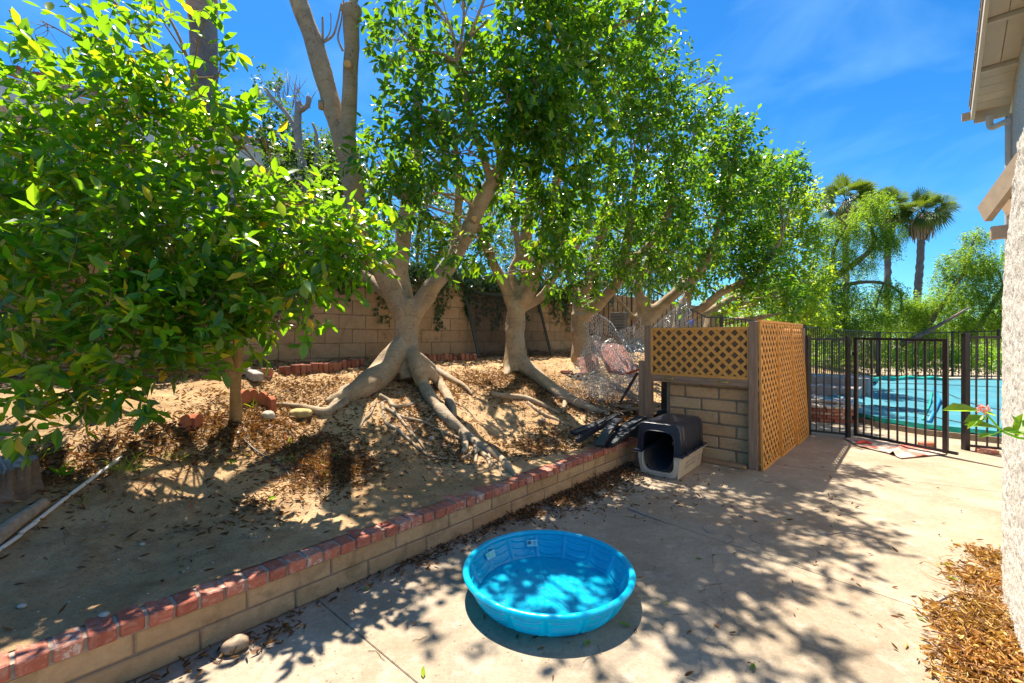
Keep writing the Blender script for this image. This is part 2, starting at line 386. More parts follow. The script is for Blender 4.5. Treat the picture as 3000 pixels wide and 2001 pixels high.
M['tan_plastic'] = mat_plain('tan_plastic', (0.50, 0.43, 0.345), 0.5, 0, 0.06, 8, 0, 0.4, (0.36, 0.29, 0.21))
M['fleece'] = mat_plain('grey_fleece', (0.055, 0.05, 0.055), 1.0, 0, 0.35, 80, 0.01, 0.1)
M['brass'] = mat_plain('brass', (0.55, 0.40, 0.12), 0.35, 1.0, 0.2)
M['galv'] = mat_plain('galvanised_wire', (0.62, 0.64, 0.66), 0.45, 0.3, 0.25)
M['green_wire'] = mat_plain('green_wire', (0.20, 0.32, 0.28), 0.4, 0.3, 0.2)
M['pink_stone'] = mat_plain('pink_flagstone', (0.46, 0.22, 0.17), 0.9, 0, 0.25, 14, 0.01)
M['orange'] = mat_plain('orange_plastic', (0.62, 0.13, 0.035), 0.5)
M['grey_paver'] = mat_plain('grey_paver', (0.15, 0.155, 0.165), 0.85, 0, 0.15, 12)
M['blue_clip'] = mat_plain('blue_plastic', (0.01, 0.10, 0.62), 0.4)
M['river_stone'] = mat_plain('river_stone', (0.30, 0.21, 0.13), 0.65, 0, 0.22, 9, 0.002)
M['pale_stone'] = mat_plain('pale_stone', (0.48, 0.40, 0.32), 0.85, 0, 0.25, 14, 0.006, 0.3, (0.22, 0.15, 0.09))
M['moss_stone'] = mat_plain('ochre_stone', (0.40, 0.28, 0.11), 0.9, 0, 0.35, 14, 0.012)
M['pvc'] = mat_plain('white_pvc', (0.66, 0.63, 0.58), 0.5, 0, 0.1, 20, 0, 0.4, (0.36, 0.27, 0.18))
M['drip'] = mat_plain('drip_hose', (0.05, 0.05, 0.05), 0.5)
M['stump'] = mat_bark('stump_wood', (0.10, 0.065, 0.05), (0.24, 0.18, 0.13), dots=False)
M['stump_top'] = mat_bark('stump_top', (0.26, 0.23, 0.21), (0.42, 0.38, 0.34), dots=False)
M['log'] = mat_wood('weathered_log', (0.22, 0.16, 0.11), (0.44, 0.35, 0.26), (4, 30, 30))
M['paint'] = mat_plain('cream_paint', (0.60, 0.51, 0.39), 0.6, 0, 0.05, 6, 0, 0.4, (0.45, 0.36, 0.25))
M['trim'] = mat_plain('taupe_trim', (0.44, 0.33, 0.23), 0.7, 0, 0.12, 9, 0.002, 0.3, (0.22, 0.16, 0.12))
M['spout'] = mat_plain('cream_downspout', (0.56, 0.50, 0.42), 0.5, 0, 0.05)
M['roof_tile'] = mat_plain('grey_roof_tile', (0.20, 0.16, 0.15), 0.8, 0, 0.3, 8, 0.004)
M['roof_red'] = mat_plain('red_roof_tile', (0.36, 0.12, 0.075), 0.8, 0, 0.3, 6, 0.004)
M['white_wall'] = mat_plain('white_render', (0.74, 0.73, 0.70), 0.85, 0, 0.05, 4)
M['grey_wall'] = mat_plain('blue_grey_render', (0.40, 0.46, 0.55), 0.85, 0, 0.05, 4)
M['glass'] = mat_plain('dark_glass', (0.10, 0.15, 0.22), 0.08)
def mat_stucco():
    m = N('stucco'); v = m.co('World')
    h = m.noise(v, 45, 8, 0.72, 0.8); h2 = m.noise(v, 14, 4, 0.6)
    c = m.mix(m.rng(h, 0.36, 0.5), (0.34, 0.26, 0.18), (0.76, 0.72, 0.66))
    c = m.mix(m.rng(m.noise(v, 2, 4), 0.4, 0.7, 0, 0.4), c, (0.55, 0.48, 0.40))
    b = m.bump(h2, 0.02, 0.6); b = m.bump(h, 0.016, 1.0, b)
    return m.fin(c, 0.9, b, 0, 0.15)
M['stucco'] = mat_stucco()
def mat_pool():
    m = N('blue_pool_plastic'); v = m.co('Object')
    st = m.n('ShaderNodeTexVoronoi'); st.inputs['Scale'].default_value = 15; st.inputs['Randomness'].default_value = 0.25; m.l(v, st.inputs['Vector'])
    b = m.bump(m.rng(st.outputs['Distance'], 0.3, 0.55), 0.004, 0.35)
    c = m.mix(m.rng(m.noise(v, 5, 5), 0.3, 0.7), (0.0, 0.47, 0.74), (0.0, 0.54, 0.80))
    c = m.mix(m.rng(m.noise(v, 9, 8, 0.75, 1.0), 0.56, 0.74, 0, 0.35), c, (0.25, 0.42, 0.48))
    m.fin(c, 0.28, b, 0, 0.5)
    tr = m.n('ShaderNodeBsdfTranslucent'); tr.inputs[0].default_value = (0.0, 0.62, 0.80, 1)
    ms = m.n('ShaderNodeMixShader'); ms.inputs[0].default_value = 0.30
    m.l(m.b.outputs[0], ms.inputs[1]); m.l(tr.outputs[0], ms.inputs[2]); m.l(ms.outputs[0], m.out.inputs[0]); return m.m
M['pool'] = mat_pool()
def mat_tarp():
    m = N('teal_cover'); v = m.co('World')
    c = m.mix(m.rng(m.noise(v, 0.5, 4, 0.5), 0.35, 0.65), (0.03, 0.17, 0.23), (0.05, 0.22, 0.28))
    c = m.mix(m.rng(m.noise(v, 1.2, 6, 0.6), 0.5, 0.8, 0, 0.4), c, (0.2, 0.42, 0.46))
    return m.fin(c, 0.5, m.bump(m.noise(v, 2.0, 3), 0.03, 0.5), 0, 0.4)
M['tarp'] = mat_tarp()
M['tarp_edge'] = mat_plain('teal_hem', (0.0, 0.30, 0.24), 0.6)
M['tarp_blue'] = mat_plain('blue_tape', (0.01, 0.22, 0.48), 0.5)
M['rope'] = mat_plain('dark_rope', (0.02, 0.03, 0.035), 0.6)
M['coping'] = mat_plain('coping', (0.56, 0.42, 0.32), 0.8, 0, 0.12, 6)
M['nosing'] = mat_plain('clay_nosing', (0.52, 0.22, 0.08), 0.6, 0, 0.2, 10)
M['slate'] = mat_plain('slate_tread', (0.26, 0.25, 0.26), 0.8, 0, 0.25, 8)
def mat_rug():
    m = N('worn_rug'); v = m.co('World')
    c = m.mix(m.rng(m.noise(v, 14, 4), 0.3, 0.7), (0.44, 0.34, 0.27), (0.56, 0.46, 0.38))
    c = m.mix(m.rng(m.noise(v, 4.2, 2, 0.4, 0.4), 0.56, 0.60, 0, 0.85), c, (0.55, 0.13, 0.10))
    c = m.mix(m.rng(m.noise(v, 6.2, 2, 0.4, 0.4), 0.60, 0.64, 0, 0.8), c, (0.15, 0.17, 0.22))
    return m.fin(c, 0.95, m.bump(m.noise(v, 200, 3), 0.004), 0, 0.1)
M['rug'] = mat_rug()
M['red'] = mat_plain('red_cloth', (0.60, 0.08, 0.06), 0.8)
M['sticker'] = mat_plain('sticker', (0.25, 0.62, 0.72), 0.5)
M['sticker_ink'] = mat_plain('sticker_ink', (0.03, 0.12, 0.18), 0.5)
M['sticker_green'] = mat_plain('sticker_green', (0.10, 0.5, 0.30), 0.5)
M['flower'] = mat_leaf('pink_flower', [(0, (0.6, 0.25, 0.4)), (1, (0.8, 0.6, 0.6))], 0.3, (0.7, 0.4, 0.4), 0.5, 0.3)
M['earth'] = mat_plain('earth', (0.16, 0.13, 0.07), 0.95, 0, 0.3, 0.2)
M['crack'] = mat_plain('crack', (0.09, 0.065, 0.045), 0.95)
def mat_screen():
    m = N('fly_screen'); m.fin((0.02, 0.02, 0.022), 0.8)
    tr = m.n('ShaderNodeBsdfTransparent'); ms = m.n('ShaderNodeMixShader'); ms.inputs[0].default_value = 0.5
    m.l(m.b.outputs[0], ms.inputs[1]); m.l(tr.outputs[0], ms.inputs[2]); m.l(ms.outputs[0], m.out.inputs[0]); return m.m
M['screen'] = mat_screen()

# ------------------------------------------------------------------ leaves
def nrm(a):
    return a/np.maximum(np.linalg.norm(a, axis=-1, keepdims=True), 1e-9)
LEAF_HI = (np.array([[0, 0, 0], [-.38, .28, .0], [0, .30, -.10], [.38, .28, .0], [-.42, .62, -.02], [0, .64, -.16], [.42, .62, -.02], [0, 1.0, -.20]], float),
           [(0, 2, 1), (0, 3, 2), (1, 2, 5, 4), (2, 3, 6, 5), (4, 5, 7), (5, 6, 7)])
LEAF_LO = (np.array([[0, 0, 0], [-.45, .5, .06], [0, 1, -.1], [.45, .5, .06]], float), [(0, 3, 2, 1)])
BLADE = (np.array([[0, 0, 0], [-.5, .3, .05], [0, .3, .05], [.5, .3, .05], [-.4, .65, -.04], [0, .65, -.04], [.4, .65, -.04], [0, 1.0, -.3]], float),
         LEAF_HI[1])
LEAF_CURL = (np.array([[0, 0, 0], [-.32, .3, .16], [0, .33, -.03], [.32, .3, .16], [-.26, .68, .26], [0, .68, .06], [.26, .68, .26], [.05, 1.0, .30]], float),
             LEAF_HI[1])
def leaf_arrays(P, D, Nn, Ln, Wd, shape):
    D = nrm(D); X = nrm(np.cross(D, Nn)); Z = np.cross(X, D)
    T, Fc = shape
    k = len(T); n = len(P)
    V = (P[:, None, :] + T[None, :, 0, None]*X[:, None, :]*(Ln*Wd)[:, None, None] + T[None, :, 1, None]*D[:, None, :]*Ln[:, None, None]
         + T[None, :, 2, None]*Z[:, None, :]*Ln[:, None, None])
    return V.reshape(-1, 3), Fc, k, n
def leaf_mesh(name, P, D, Nn, Ln, Wd, shape):
    V, Fc, k, n = leaf_arrays(P, D, Nn, Ln, Wd, shape)
    me = bpy.data.meshes.new(name)
    lt = np.array([len(f) for f in Fc]); flat = np.concatenate([np.array(f) for f in Fc])
    me.vertices.add(len(V)); me.vertices.foreach_set('co', V.astype(np.float32).ravel())
    li = (flat[None, :] + (np.arange(n)*k)[:, None]).ravel()
    me.loops.add(len(li)); me.loops.foreach_set('vertex_index', li.astype(np.int32))
    tot = np.tile(lt, n); st = np.concatenate([[0], np.cumsum(tot)[:-1]])
    me.polygons.add(len(tot)); me.polygons.foreach_set('loop_start', st.astype(np.int32)); me.polygons.foreach_set('loop_total', tot.astype(np.int32))
    me.update(calc_edges=True); me.validate(); return me
def rnd_unit(n):
    return nrm(RNG.normal(size=(n, 3)))
def twig_leaves(clumps, leaf_len, per_twig=9, dens=2.0, twig_len=0.26, droop=-0.25, outward=0.8, up=0.35, spread=0.85, wr=0.46, hollow=0.35):
    """leaves set along short twigs that fill ellipsoidal clumps; returns leaf arrays and twig segments"""
    Ps, Ds, Ns, Ls, TW = [], [], [], [], []
    for (c, r, k) in clumps:
        c = np.array(c); r3 = np.array(r) if hasattr(r, '__len__') else np.array([r, r, r*0.85])
        nt = max(3, int(k*dens*(r3[0]*r3[2])*420*0.1/leaf_len*9/per_twig*0.55))
        d = rnd_unit(nt); rad = (RNG.random(nt)*(1-hollow**3)+hollow**3)**(1/3)
        wobble = 1+0.25*np.sin(d[:, 0]*5+c[0]*7)*np.cos(d[:, 2]*4+c[2]*3)
        o = c + d*r3*(rad*wobble)[:, None]
        td = nrm(d*outward + np.array([0, 0, up]) + RNG.normal(size=(nt, 3))*0.45)
        tl = twig_len*(0.6+0.8*RNG.random(nt))
        for i in range(nt): TW.append((o[i], o[i]+td[i]*tl[i]))
        ph = RNG.random(nt)*6.28
        ref = nrm(np.cross(td, rnd_unit(nt))); ref2 = np.cross(td, ref)
        for j in range(per_twig):
            s = (j+0.6)/per_twig
            an = ph+j*2.4
            rv = ref*np.cos(an)[:, None]+ref2*np.sin(an)[:, None]
            p = o+td*(tl*s)[:, None]
            dd = nrm(rv*spread + td*(0.35+0.6*s) + np.array([0, 0, droop]) + RNG.normal(size=(nt, 3))*0.22)
            nn = nrm(np.array([0, 0, 1.0]) + td*0.5 + RNG.normal(size=(nt, 3))*0.55)
            keep = RNG.random(nt) > 0.12
            Ps.append(p[keep]); Ds.append(dd[keep]); Ns.append(nn[keep]); Ls.append((leaf_len*(0.62+0.6*RNG.random(nt)))[keep])
    P = np.concatenate(Ps); return P, np.concatenate(Ds), np.concatenate(Ns), np.concatenate(Ls), np.full(len(P), wr)*(0.85+0.3*RNG.random(len(P))), TW
_leafproto = {}
def foliage(root, P, D, Nn, Ln, Wd, mat, name='foliage', shape=LEAF_HI, parts=0, tw=None, keep_twigs=0.6, key='leaf'):
    """the leaves of one plant: the ones nearest to the eye as parts, the rest as one mass"""
    if parts:
        u = P[:, 0]/np.maximum(P[:, 1], .1); v = (P[:, 2]-CAM_H)/np.maximum(P[:, 1], .1)
        inv = (np.abs(u) < 1.1) & (v > -0.76) & (v < 0.735) & (P[:, 1] > 0.5)
        sc = np.where(inv, P[:, 1]/Ln + RNG.random(len(P))*2.0, 1e9); idx = np.argsort(sc)[:parts]
        if key not in _leafproto:
            T = LEAF_HI[0].copy(); T[:, 0] *= 0.46
            me = bpy.data.meshes.new('leaf'); me.from_pydata(T.tolist(), [], LEAF_HI[1]); me.materials.append(mat); _leafproto[key] = me
        me = _leafproto[key]
        Dn = nrm(D[idx]); X = nrm(np.cross(Dn, Nn[idx])); Z = np.cross(X, Dn)
        for i in range(len(idx)):
            s = Ln[idx[i]]; p = P[idx[i]]
            Mx = Matrix(((X[i, 0]*s, Dn[i, 0]*s, Z[i, 0]*s, p[0]), (X[i, 1]*s, Dn[i, 1]*s, Z[i, 1]*s, p[1]), (X[i, 2]*s, Dn[i, 2]*s, Z[i, 2]*s, p[2]), (0, 0, 0, 1)))
            add('leaf', me, None, root, Mx)
        m = np.ones(len(P), bool); m[idx] = False
        P, D, Nn, Ln, Wd = P[m], D[m], Nn[m], Ln[m], Wd[m]
    o = add(name, leaf_mesh(name, P, D, Nn, Ln, Wd, shape), mat, root); o['kind'] = 'stuff'
    return o
def twigs_mesh(TW, r=0.0025, frac=1.0):
    mb = MB()
    for a, b in TW:
        if random.random() > frac: continue
        a = Vector(a); b = Vector(b); m = (a+b)/2+Vector((random.uniform(-1, 1), random.uniform(-1, 1), random.uniform(-1, 1)))*0.015
        mb.tube([a, m, b], [r*1.4, r, r*0.5], 3, False)
    return mb
def branchlets(mb, clumps, starts, TW, r0=0.022, sub=9):
    """crooked branches from the nearest limb to each clump and on to some of its twigs"""
    st = [Vector(s) for s in starts]
    tw = np.array([t[0] for t in TW])
    for (c, r, k) in clumps:
        c = Vector(c); rr = max(r) if hasattr(r, '__len__') else r
        s = min(st, key=lambda q: (q-c).length + max(0, q.z-c.z)*1.5)
        m1 = s.lerp(c, 0.4)+Vector((random.uniform(-.1, .1), random.uniform(-.1, .1), random.uniform(-.05, .12)))
        P, Q = smooth_path([s, m1, c], [r0, r0*.75, r0*.5], 5); mb.tube(P, Q, 5, False)
        d = np.linalg.norm(tw-np.array(c), axis=1); idx = np.where(d < rr*1.2)[0]
        if len(idx) == 0: continue
        for i in RNG.choice(idx, min(sub, len(idx)), replace=False):
            e = Vector(tw[i]); q = P[random.randrange(len(P)//2, len(P))]
            m = q.lerp(e, 0.5)+Vector((random.uniform(-.05, .05), random.uniform(-.05, .05), random.uniform(-.04, .06)))
            PP, QQ = smooth_path([q, m, e], [r0*.42, r0*.26, r0*.12], 4); mb.tube(PP, QQ, 4, False)
# ================================================================== GROUND
mb = MB()
mb.grid(lambda u, v: Vector((-400+800*u, -60+900*v, -0.12)), 20, 20, False)
tag(mb.build('ground', M['earth']), kind='structure')

def quadslab(c4, z0=-0.10, z1=0.0, bev=0.0025):
    bm = bmesh.new(); lo = [bm.verts.new((p[0], p[1], z0)) for p in c4]; hi = [bm.verts.new((p[0], p[1], z1)) for p in c4]
    bm.faces.new(hi); bm.faces.new(list(reversed(lo)))
    k = len(c4)
    for i in range(k): bm.faces.new((lo[i], lo[(i+1) % k], hi[(i+1) % k], hi[i]))
    bmesh.ops.recalc_face_normals(bm, faces=bm.faces)
    bmesh.ops.bevel(bm, geom=[e for e in bm.edges if all(v.co.z > z1-1e-5 for v in e.verts)], offset=bev, segments=2, affect='EDGES')
    me = bpy.data.meshes.new('slab'); bm.to_mesh(me); bm.free(); return me
patio = thing('patio', 'pale stained concrete patio in joined slabs', None, (0, 0, 0), kind='structure')
g = 0.002
rows_t = [(-6.0, -6.0), (-0.30, -0.30), (2.2, 1.80), (4.25, 4.9), (8.4, 8.4)]       # joint lines: t at n=0 and t at n=-3.2
for i in range(len(rows_t)-1):
    a0, a1 = rows_t[i]; b0, b1 = rows_t[i+1]
    c4 = [wp(a0+g, 0.14), wp(b0-g, 0.14), wp(b0-g + (b1-b0)/3.2*4.9, -4.9), wp(a0+g+(a1-a0)/3.2*4.9, -4.9)]
    add('slab', quadslab(list(reversed(c4))), M['concrete'], patio)
deck = thing('pool_deck', 'pale concrete deck around the covered pool', None, (0, 0, 0), kind='structure')
add('slab', quadslab([wp(8.4+g, 0.1), wp(8.4+g, -14), wp(30, -14), wp(30, 0.1)][::-1] if False else [wp(8.4+g, -14), wp(30, -14), wp(30, 0.1), wp(8.4+g, 0.1)]), M['concrete'], deck)
add('slab', quadslab([wp(4.9, -14), wp(8.4-g, -14), wp(8.4-g, -4.9-g), wp(4.9, -4.9-g)]), M['concrete'], deck)
# hairline crack wandering over the patio
cp = [ground(px, py) for px, py in [(2060, 1500), (2082, 1590), (2088, 1660), (2112, 1735), (2122, 1790), (2100, 1830), (2075, 1868), (2052, 1905), (2055, 1960), (2030, 2005), (2000, 2040)]]
P, Q = smooth_path(cp, [0.0014]*len(cp), 6)
mb = MB(); vv = []
for i, p in enumerate(P):
    d = (P[min(i+1, len(P)-1)]-P[max(i-1, 0)]).normalized(); s = d.cross(ZV); w = 0.0007*(0.4+0.9*random.random())
    p = p+s*random.uniform(-.006, .006); vv += [(p-s*w)+ZV*0.004, (p+s*w)+ZV*0.004]
mb.add(vv, [(2*i, 2*i+1, 2*i+3, 2*i+2) for i in range(len(P)-1)])
mb.build('crack', M['crack'], patio)

# the slope of bare soil (t from -7 to 20, n from 0.1 up to the rear wall)
ts = np.concatenate([np.arange(-7, -1.6, 0.06), np.arange(-1.6, 5.0, 0.03), np.arange(5.0, 20.1, 0.12)])
ns = np.concatenate([np.arange(0.10, 3.56, 0.03), [4.2, 6, 9, 14, 25]])
TT, NN = np.meshgrid(ts, ns)
XX = P0[0]+A2[0]*TT+N2[0]*NN; YY = P0[1]+A2[1]*TT+N2[1]*NN
ZZ = soil_base(TT, NN)
RO = np.array([soil_rough(x, y, n) for x, y, n in zip(XX.ravel(), YY.ravel(), NN.ravel())]).reshape(ZZ.shape)
ZZ = ZZ+RO
me = bpy.data.meshes.new('slope'); nr, nc = TT.shape
Vt = np.stack([XX, YY, ZZ], -1).reshape(-1, 3)
ii = np.arange(nr*nc).reshape(nr, nc)
Fq = np.stack([ii[:-1, :-1], ii[:-1, 1:], ii[1:, 1:], ii[1:, :-1]], -1).reshape(-1, 4)
me.from_pydata(Vt.tolist(), [], Fq.tolist()); me.polygons.foreach_set('use_smooth', [True]*len(Fq)); me.update()
slope = tag(add('slope', me, M['soil']), kind='structure')
# the bank right of the lattice box, where the brick steps climb
mb = MB()
mb.grid(lambda u, v: (lambda t, n: Vector((*(P0+A2*t+N2*n), 0.003+float(soil_base(t, n))+soil_rough(*(P0+A2*t+N2*n), 0.3))))(8.9+12*u, -1.15+1.27*v), 60, 16)
tag(mb.build('bank', M['soil']), kind='structure')
def frontage(t, n0, n1, z0, z1): pass

# ================================================================== LOW RETAINING WALL
lw = thing('retaining_wall', 'low tan block retaining wall capped with red bricks, along the patio edge', 'wall', wp(0, 0.05))
blk = [block_mesh(0.437, 0.15, 0.098, 0.007, s, 0.003) for s in range(3)]
T_END = 3.62
for row, (z, off) in enumerate(((0.052, -0.445*0.5+0.02), (0.160, 0.0))):
    k = -14
    while True:
        t0 = 0.223+0.445*k+off; k += 1
        if t0 > T_END-0.2: break
        if t0 < -5.2: continue
        c = wp(t0+0.2225, 0.085+random.uniform(-.002, .002), z)
        add('block', blk[k % 3], M['block'], lw, frameM(c, AV, NV))
mb = MB(); mb.bar(wp(-5.2, 0.092, 0.24), wp(T_END, 0.092, 0.24), 0.184, 0.058); mb.build('cap_mortar', M['mortar_pale'], lw)
mb = MB(); mb.bar(wp(-5.2, 0.088, 0.105), wp(T_END, 0.088, 0.105), 0.137, 0.208)
mb.build('mortar', M['mortar'], lw)
bk = [block_mesh(0.088, 0.195, 0.062, 0.006, 10+s, 0.0035) for s in range(4)]
t = -5.2; k = 0
while t < T_END:
    Mx = frameM(wp(t, 0.085+random.uniform(-.004, .004), 0.243+random.uniform(-.002, .003)), AV, NV) @ Matrix.Rotation(random.uniform(-.02, .02), 4, 'Z')
    add('brick', bk[k % 4], M['brick'], lw, Mx); t += 0.0995; k += 1

# ================================================================== REAR BLOCK WALL
rw = thing('garden_wall', 'tall tan block wall behind the tree row, ivy hanging over it', 'wall', wp(0, 3.45, 1.0))
bw = [block_mesh(0.392, 0.19, 0.192, 0.005, 30+s, 0.0025) for s in range(3)]
NW = 3.42
def wall_z(t): return 1.02
far = MB(); cnt = 0
for row in range(8):
    z = 1.10+0.2*row
    for k in range(-18, 46):
        t0 = 0.4*k+(0.2 if row % 2 else 0)
        c = wp(t0, NW+0.1, z)
        near = -3.0 < t0 < 11.6
        if near and cnt < 290:
            add('block', bw[(k+row) % 3], M['cmu'], rw, frameM(c, AV, NV)); cnt += 1
        else: far.box(c, 0.392, 0.188, 0.192, AV, NV)
o = far.build('far_block', M['cmu'], rw); o['kind'] = 'stuff'
mb = MB(); mb.bar(wp(-7.3, NW+0.104, 1.8), wp(18.5, NW+0.104, 1.8), 0.172, 1.59); mb.build('mortar', M['mortar'], rw)

# brick edging: loose soldier bricks in front of the rear wall
def edging(label, pts, sp=0.075, tilt=0.05):
    th = None; P, Q = smooth_path([Vector((p.x, p.y, 0)) for p in pts], [1]*len(pts), 8)
    acc = 0; last = P[0]; k = 0
    for p in P[1:]:
        d = p-last
        while acc+d.length >= sp:
            last = last+d.normalized()*(sp-acc); acc = 0; d = p-last
            if random.random() < 0.04: continue
            z = soil(last.x, last.y)
            if th is None: th = thing('brick_edging', label, 'brick edging', (last.x, last.y, z))
            Mx = frameM(Vector((last.x, last.y, z+0.035+random.uniform(-.012, .012))), d.normalized() if d.length > 1e-6 else AV) @ Matrix.Rotation(random.uniform(-tilt, tilt), 4, 'Z') @ Matrix.Rotation(random.uniform(-tilt, tilt)*1.5, 4, 'X')
            add('brick', ebk[k % 4], M['brick_old'], th, Mx); k += 1
        acc += d.length; last = p
    return th
ebk = [block_mesh(0.066, 0.10, 0.12, 0.008, 50+s, 0.006) for s in range(4)]
edging('curved row of dirty red bricks on edge below the wall, left of the spreading roots', [ground(805, 1104), ground(860, 1093), ground(930, 1088), ground(1000, 1078), ground(1060, 1068)])
edging('short row of red bricks on edge against the wall, right of the spreading roots', [ground(1245, 1056), ground(1300, 1056), ground(1390, 1056)])

# ================================================================== LATTICE BIN ENCLOSURE
EC = Vector((2.735, 5.07, 0)); AB = AV; WB = -BV               # front right corner; AB runs away, WB runs left
enc = thing('lattice_enclosure', 'weathered timber bin enclosure clad in orange lattice panels beside the pool gate', 'enclosure', EC)
def ep(l, d, z): return EC + WB*l + AB*d + Vector((0, 0, z))    # l metres left along the front, d metres back
EW = 1.30; EH = 1.66
def slat_panel(org, ux, wd, z0, z1, out, sp, sw, edge=0.032, lean=None):
    """diagonal slats in two layers inside a thin frame; every slat a piece"""
    H = z1-z0
    up = Vector((0, 0, 1)) if lean is None else lean
    def pt(x, y, o): return org + ux*x + up*y + out*o
    for sgn, off in ((1, 0.004), (-1, 0.0105)):
        k0 = int(-(H+wd)/sp)-1
        for k in range(k0, int((H+wd)/sp)+2):
            s0 = k*sp+0.03
            # line x - sgn*y = s0 clipped to the panel
            pts = []
            for y in (0.0, H):
                x = s0+sgn*y
                if 0 <= x <= wd: pts.append((x, y))
            for x in (0.0, wd):
                y = (x-s0)*sgn
                if 0 < y < H: pts.append((x, y))
            if len(pts) < 2: continue
            a, b = pts[0], pts[-1]
            if math.hypot(a[0]-b[0], a[1]-b[1]) < 0.05: continue
            mb = MB(); mb.bar(pt(a[0], a[1], off), pt(b[0], b[1], off), sw, 0.0055, out)
            mb.build('slat', M['lattice'], enc)
    for a, b in (((0, 0), (wd, 0)), ((0, H), (wd, H)), ((0, 0), (0, H)), ((wd, 0), (wd, H))):
        mb = MB(); e = edge
        mb.bar(pt(a[0], a[1], 0.011), pt(b[0], b[1], 0.011), e, 0.022 + (0.0 if a[0] == b[0] else 0.003), out); mb.build('panel_frame', M['lattice'], enc)
# posts and beams
def post(l, d, w, dd, z0, z1, name='post', mat='grey_wood'):
    me = block_mesh(w, dd, z1-z0, 0.005, int(l*100), 0.001); add(name, me, M[mat], enc, frameM(ep(l, d, (z0+z1)/2), WB, AB))
post(0.048, 0.05, 0.095, 0.10, 0.0, EH+0.01)
post(0.0, 2.52, 0.09, 0.09, 0.0, EH-0.04)
post(EW, 0.05, 0.09, 0.09, 0.38, EH-0.02)
post(EW+0.095, 0.06, 0.09, 0.06, 0.38, 1.18)
post(EW, 2.4, 0.09, 0.09, 0.2, EH-0.04)
me = block_mesh(EW-0.09, 0.045, 0.095, 0.004, 3, 0.001); add('beam', me, M['grey_wood_h'], enc, frameM(ep(EW/2, 0.035, 0.965), WB, AB))
# backing boards behind the lattice
mb = MB(); mb.box(ep(EW/2, 0.062, 1.30), EW-0.09, 0.012, 0.62, WB, AB); mb.build('backing_board', M['lattice_in'], enc)
mb = MB(); mb.box(ep(0.03, 1.29, 0.83), 0.012, 2.38, 1.60, WB, AB); mb.build('backing_board', M['lattice_in'], enc)
slat_panel(ep(EW-0.05, 0.035, 1.02), -WB, EW-0.145, 0, 0.57, -AB, 0.130, 0.036)
x0 = 0.02
for wdt, ln in ((0.84, 0.02), (0.82, 0.045), (0.80, 0.07)):
    lean = (Vector((0, 0, 1)) - BV*(ln+0.01)/1.66).normalized()
    slat_panel(ep(-0.014-ln, x0, 0.012), AB, wdt, 0, EH, BV, 0.138, 0.034, 0.026, lean); x0 += wdt+0.012
# brass pull handles on the beam
for l in (EW-0.27, 0.38):
    h = MB(); c = ep(l, 0.0, 0.965)
    for s in (-1, 1): h.box(c+WB*(0.062*s)+AB*0.009, 0.022, 0.004, 0.03, WB, AB); h.tube([c+WB*(0.055*s)+AB*0.01, c+WB*(0.055*s)-AB*0.025], 0.006, 8)
    h.tube([c+WB*0.06-AB*0.025, c-WB*0.06-AB*0.025], 0.006, 8)
    h.build('handle', M['brass'], enc)
# slump-block wall under the beam
bws = thing('block_pier_wall', 'short wall of rounded tan blocks under the lattice hatch', 'wall', ep(0.6, 0.25, 0))
sb = [block_mesh(0.394, 0.15, 0.138, 0.014, 70+s, 0.004) for s in range(3)]
sbh = [block_mesh(0.194, 0.15, 0.138, 0.014, 75+s, 0.004) for s in range(2)]
WL = 1.11
for row in range(7):
    z = 0.07+0.148*row; x = 0.06; first = row % 2 == 0; k = 0
    while x < WL-0.05:
        w = 0.394
        if first and k == 0: w = 0.194
        if x+w > WL: w = 0.194 if WL-x < 0.3 else 0.394
        w2 = min(w, WL-x)
        Mx = frameM(ep(x+w2/2, 0.21, z), WB, AB) @ Matrix.Diagonal((w2/w, 1, 1, 1))
        add('block', (sb[(row+k) % 3] if w > 0.3 else sbh[k % 2]), M['slump'], bws, Mx); x += w2+0.01; k += 1
mb = MB(); mb.box(ep(0.585, 0.213, 0.52), 1.03, 0.136, 1.03, WB, AB); mb.build('mortar', M['mortar'], bws)
# metal rack leg seen in the gap
rk = thing('metal_rack', 'grey metal rack frame seen in the gap behind the left timber post', 'rack', ep(1.2, 0.35, 0.3))
mb = MB(); mb.bar(ep(1.155, 0.34, 0.45), ep(1.175, 0.34, 0.95), 0.04, 0.03, AB); mb.build('leg', M['frame_metal'], rk)
mb = MB(); mb.bar(ep(1.30, 0.30, 0.47), ep(1.12, 0.36, 0.53), 0.02, 0.04); mb.build('rail', M['frame_metal'], rk)
mb = MB(); mb.box(ep(1.2, 0.5, 0.7), 0.25, 0.03, 0.7, WB, AB); mb.build('gap_shade', M['black_plastic'], rk)  # black panel added to stand for the darkness of the opening
# board lying at the foot of the wall
bd = tag(add('wood_board', block_mesh(0.62, 0.14, 0.03, 0.004, 5, 0.002), M['board'], None, frameM(ep(0.42, 0.02, 0.016), WB+AB*0.03)), 'flat brown board lying at the foot of the block wall beside the pet crate', 'board')

